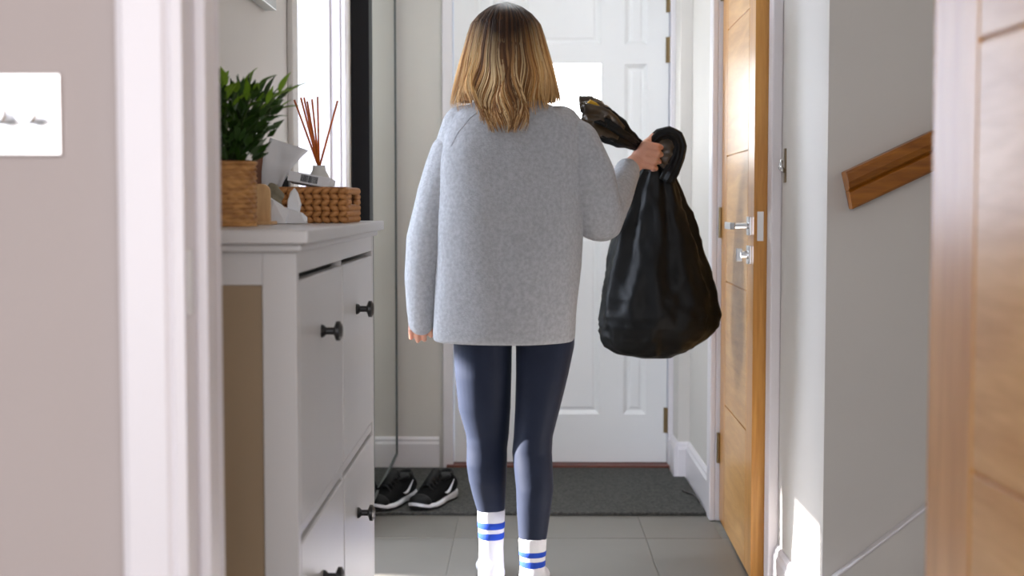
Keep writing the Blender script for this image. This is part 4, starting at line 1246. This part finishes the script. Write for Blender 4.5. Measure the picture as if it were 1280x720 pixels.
# densify
dense = []
for a_, b_ in zip(rings[:-1], rings[1:]):
    for k in range(5): dense.append([p.lerp(q_, k / 5) for p, q_ in zip(a_, b_)])
dense.append(rings[-1])
mb = MB().loft(dense)
vv = []
for v in mb.V:
    q = v * 14; d = Vector((v.x - bgc.x, v.y - 4.26, 0)); f = max(0, min(1, (at(0, 215, 4.2).z - v.z) / 0.12))
    d.normalize()
    rg = abs(noise.noise(Vector((v.x * 16, v.y * 16, v.z * 6)))) + 0.5 * abs(noise.noise(q * 2.2))
    vv.append(v + d * f * (0.022 * (0.35 - rg)))
mb.V = vv
mb.build('bag_body', M_bag, bg, smooth=True)
# gathered tail thrown over towards the shoulder
TP = [(812, 200, 4.13, .016), (806, 186, 4.12, .014), (795, 180, 4.10, .016), (780, 171, 4.06, .027), (764, 160, 4.03, .038), (752, 152, 4.02, .041), (745, 148, 4.01, .040), (739, 147, 4.01, .024)]
def interp(TP, n):
    out_ = []
    for i in range(len(TP) - 1):
        for k in range(n): out_.append(tuple(TP[i][j] + (TP[i + 1][j] - TP[i][j]) * k / n for j in range(4)))
    out_.append(TP[-1]); return out_
TPd = interp(TP, 4)
mb = MB().tube([at(x, y, Y) for x, y, Y, r in TPd], [r for *_, r in TPd], 60,
               prof=lambda i, a_: 1 + 0.16 * math.sin(7 * a_ + 0.15 * i) + 0.12 * math.sin(12 * a_ + 1 + 0.1 * i) + 0.22 * noise.noise(Vector((i * 0.45, math.cos(a_) * 2.2, math.sin(a_) * 2.2 + 3))))
mb.build('bag_tail', M_bag, bg, smooth=True)
FR = interp([(772, 166, 4.04, .030), (762, 159, 4.03, .036), (752, 152, 4.02, .042), (742, 147, 4.01, .046), (733, 146, 4.01, .044), (728, 147, 4.01, .040)], 4)
def frill(i, a_):
    g = i / (len(FR) - 1)
    return 1 + (0.10 + 0.20 * g) * math.sin(5 * a_ + 1.2) + (0.08 + 0.16 * g) * math.sin(9 * a_ + 2.5 * g) + 0.30 * g * noise.noise(Vector((i * 0.35, math.cos(a_) * 2.5, math.sin(a_) * 2.5 + 7)))
mb = MB().tube([at(x, y, Y) for x, y, Y, r in FR], [r for *_, r in FR], 72, cap=False, prof=frill)
nrow = len(FR)
for k in range(72):          # uneven torn-looking edge
    sh = 0.012 * noise.noise(Vector((math.cos(k / 72 * 6.283) * 3, math.sin(k / 72 * 6.283) * 3, 2)))
    for r_ in range(nrow - 8, nrow):
        mb.V[r_ * 72 + k] += Vector((sh * (r_ - nrow + 9) / 8, 0, 0))
bmo = mb.build('bag_mouth', M_bagt, bg, smooth=True); bmo['label'] = 'thin brownish film at the open bag mouth'
so = bmo.modifiers.new('thick', 'SOLIDIFY'); so.thickness = 0.0008
dp = at(738, 129, 3.995)
MB().tube([at(733, 131, 3.985), at(738, 127, 3.985), at(744, 130, 3.985), at(752, 136, 3.99)], [0.003, 0.006, 0.005, 0.003], 8).build('drawstring', M_draw, bg, smooth=True)['label'] = 'yellow drawstring tip'
# loop of film beside the fist
LP = [(812, 192, 4.15, .012), (816, 176, 4.15, .014), (824, 168, 4.15, .015), (836, 165, 4.15, .016), (846, 171, 4.15, .017), (850, 183, 4.15, .017), (847, 197, 4.15, .018), (840, 212, 4.16, .022), (832, 226, 4.17, .02)]
LPd = interp(LP, 3)
MB().tube([at(x, y, Y) for x, y, Y, r in LPd], [r for *_, r in LPd], 40, prof=lambda i, a_: 1 + 0.18 * math.sin(6 * a_ + 0.2 * i) + 0.1 * math.sin(11 * a_)).build('bag_loop', M_bag, bg, smooth=True)
c = at(833, 190, 4.155)
lb = MB().ball(c, 1.0, 40, 20, (0.036, 0.016, 0.046))
lb.V = [v + (v - c).normalized() * 0.007 * noise.noise(v * 45) for v in lb.V]
lb.build('bag_puff', M_bagt, bg, smooth=True)
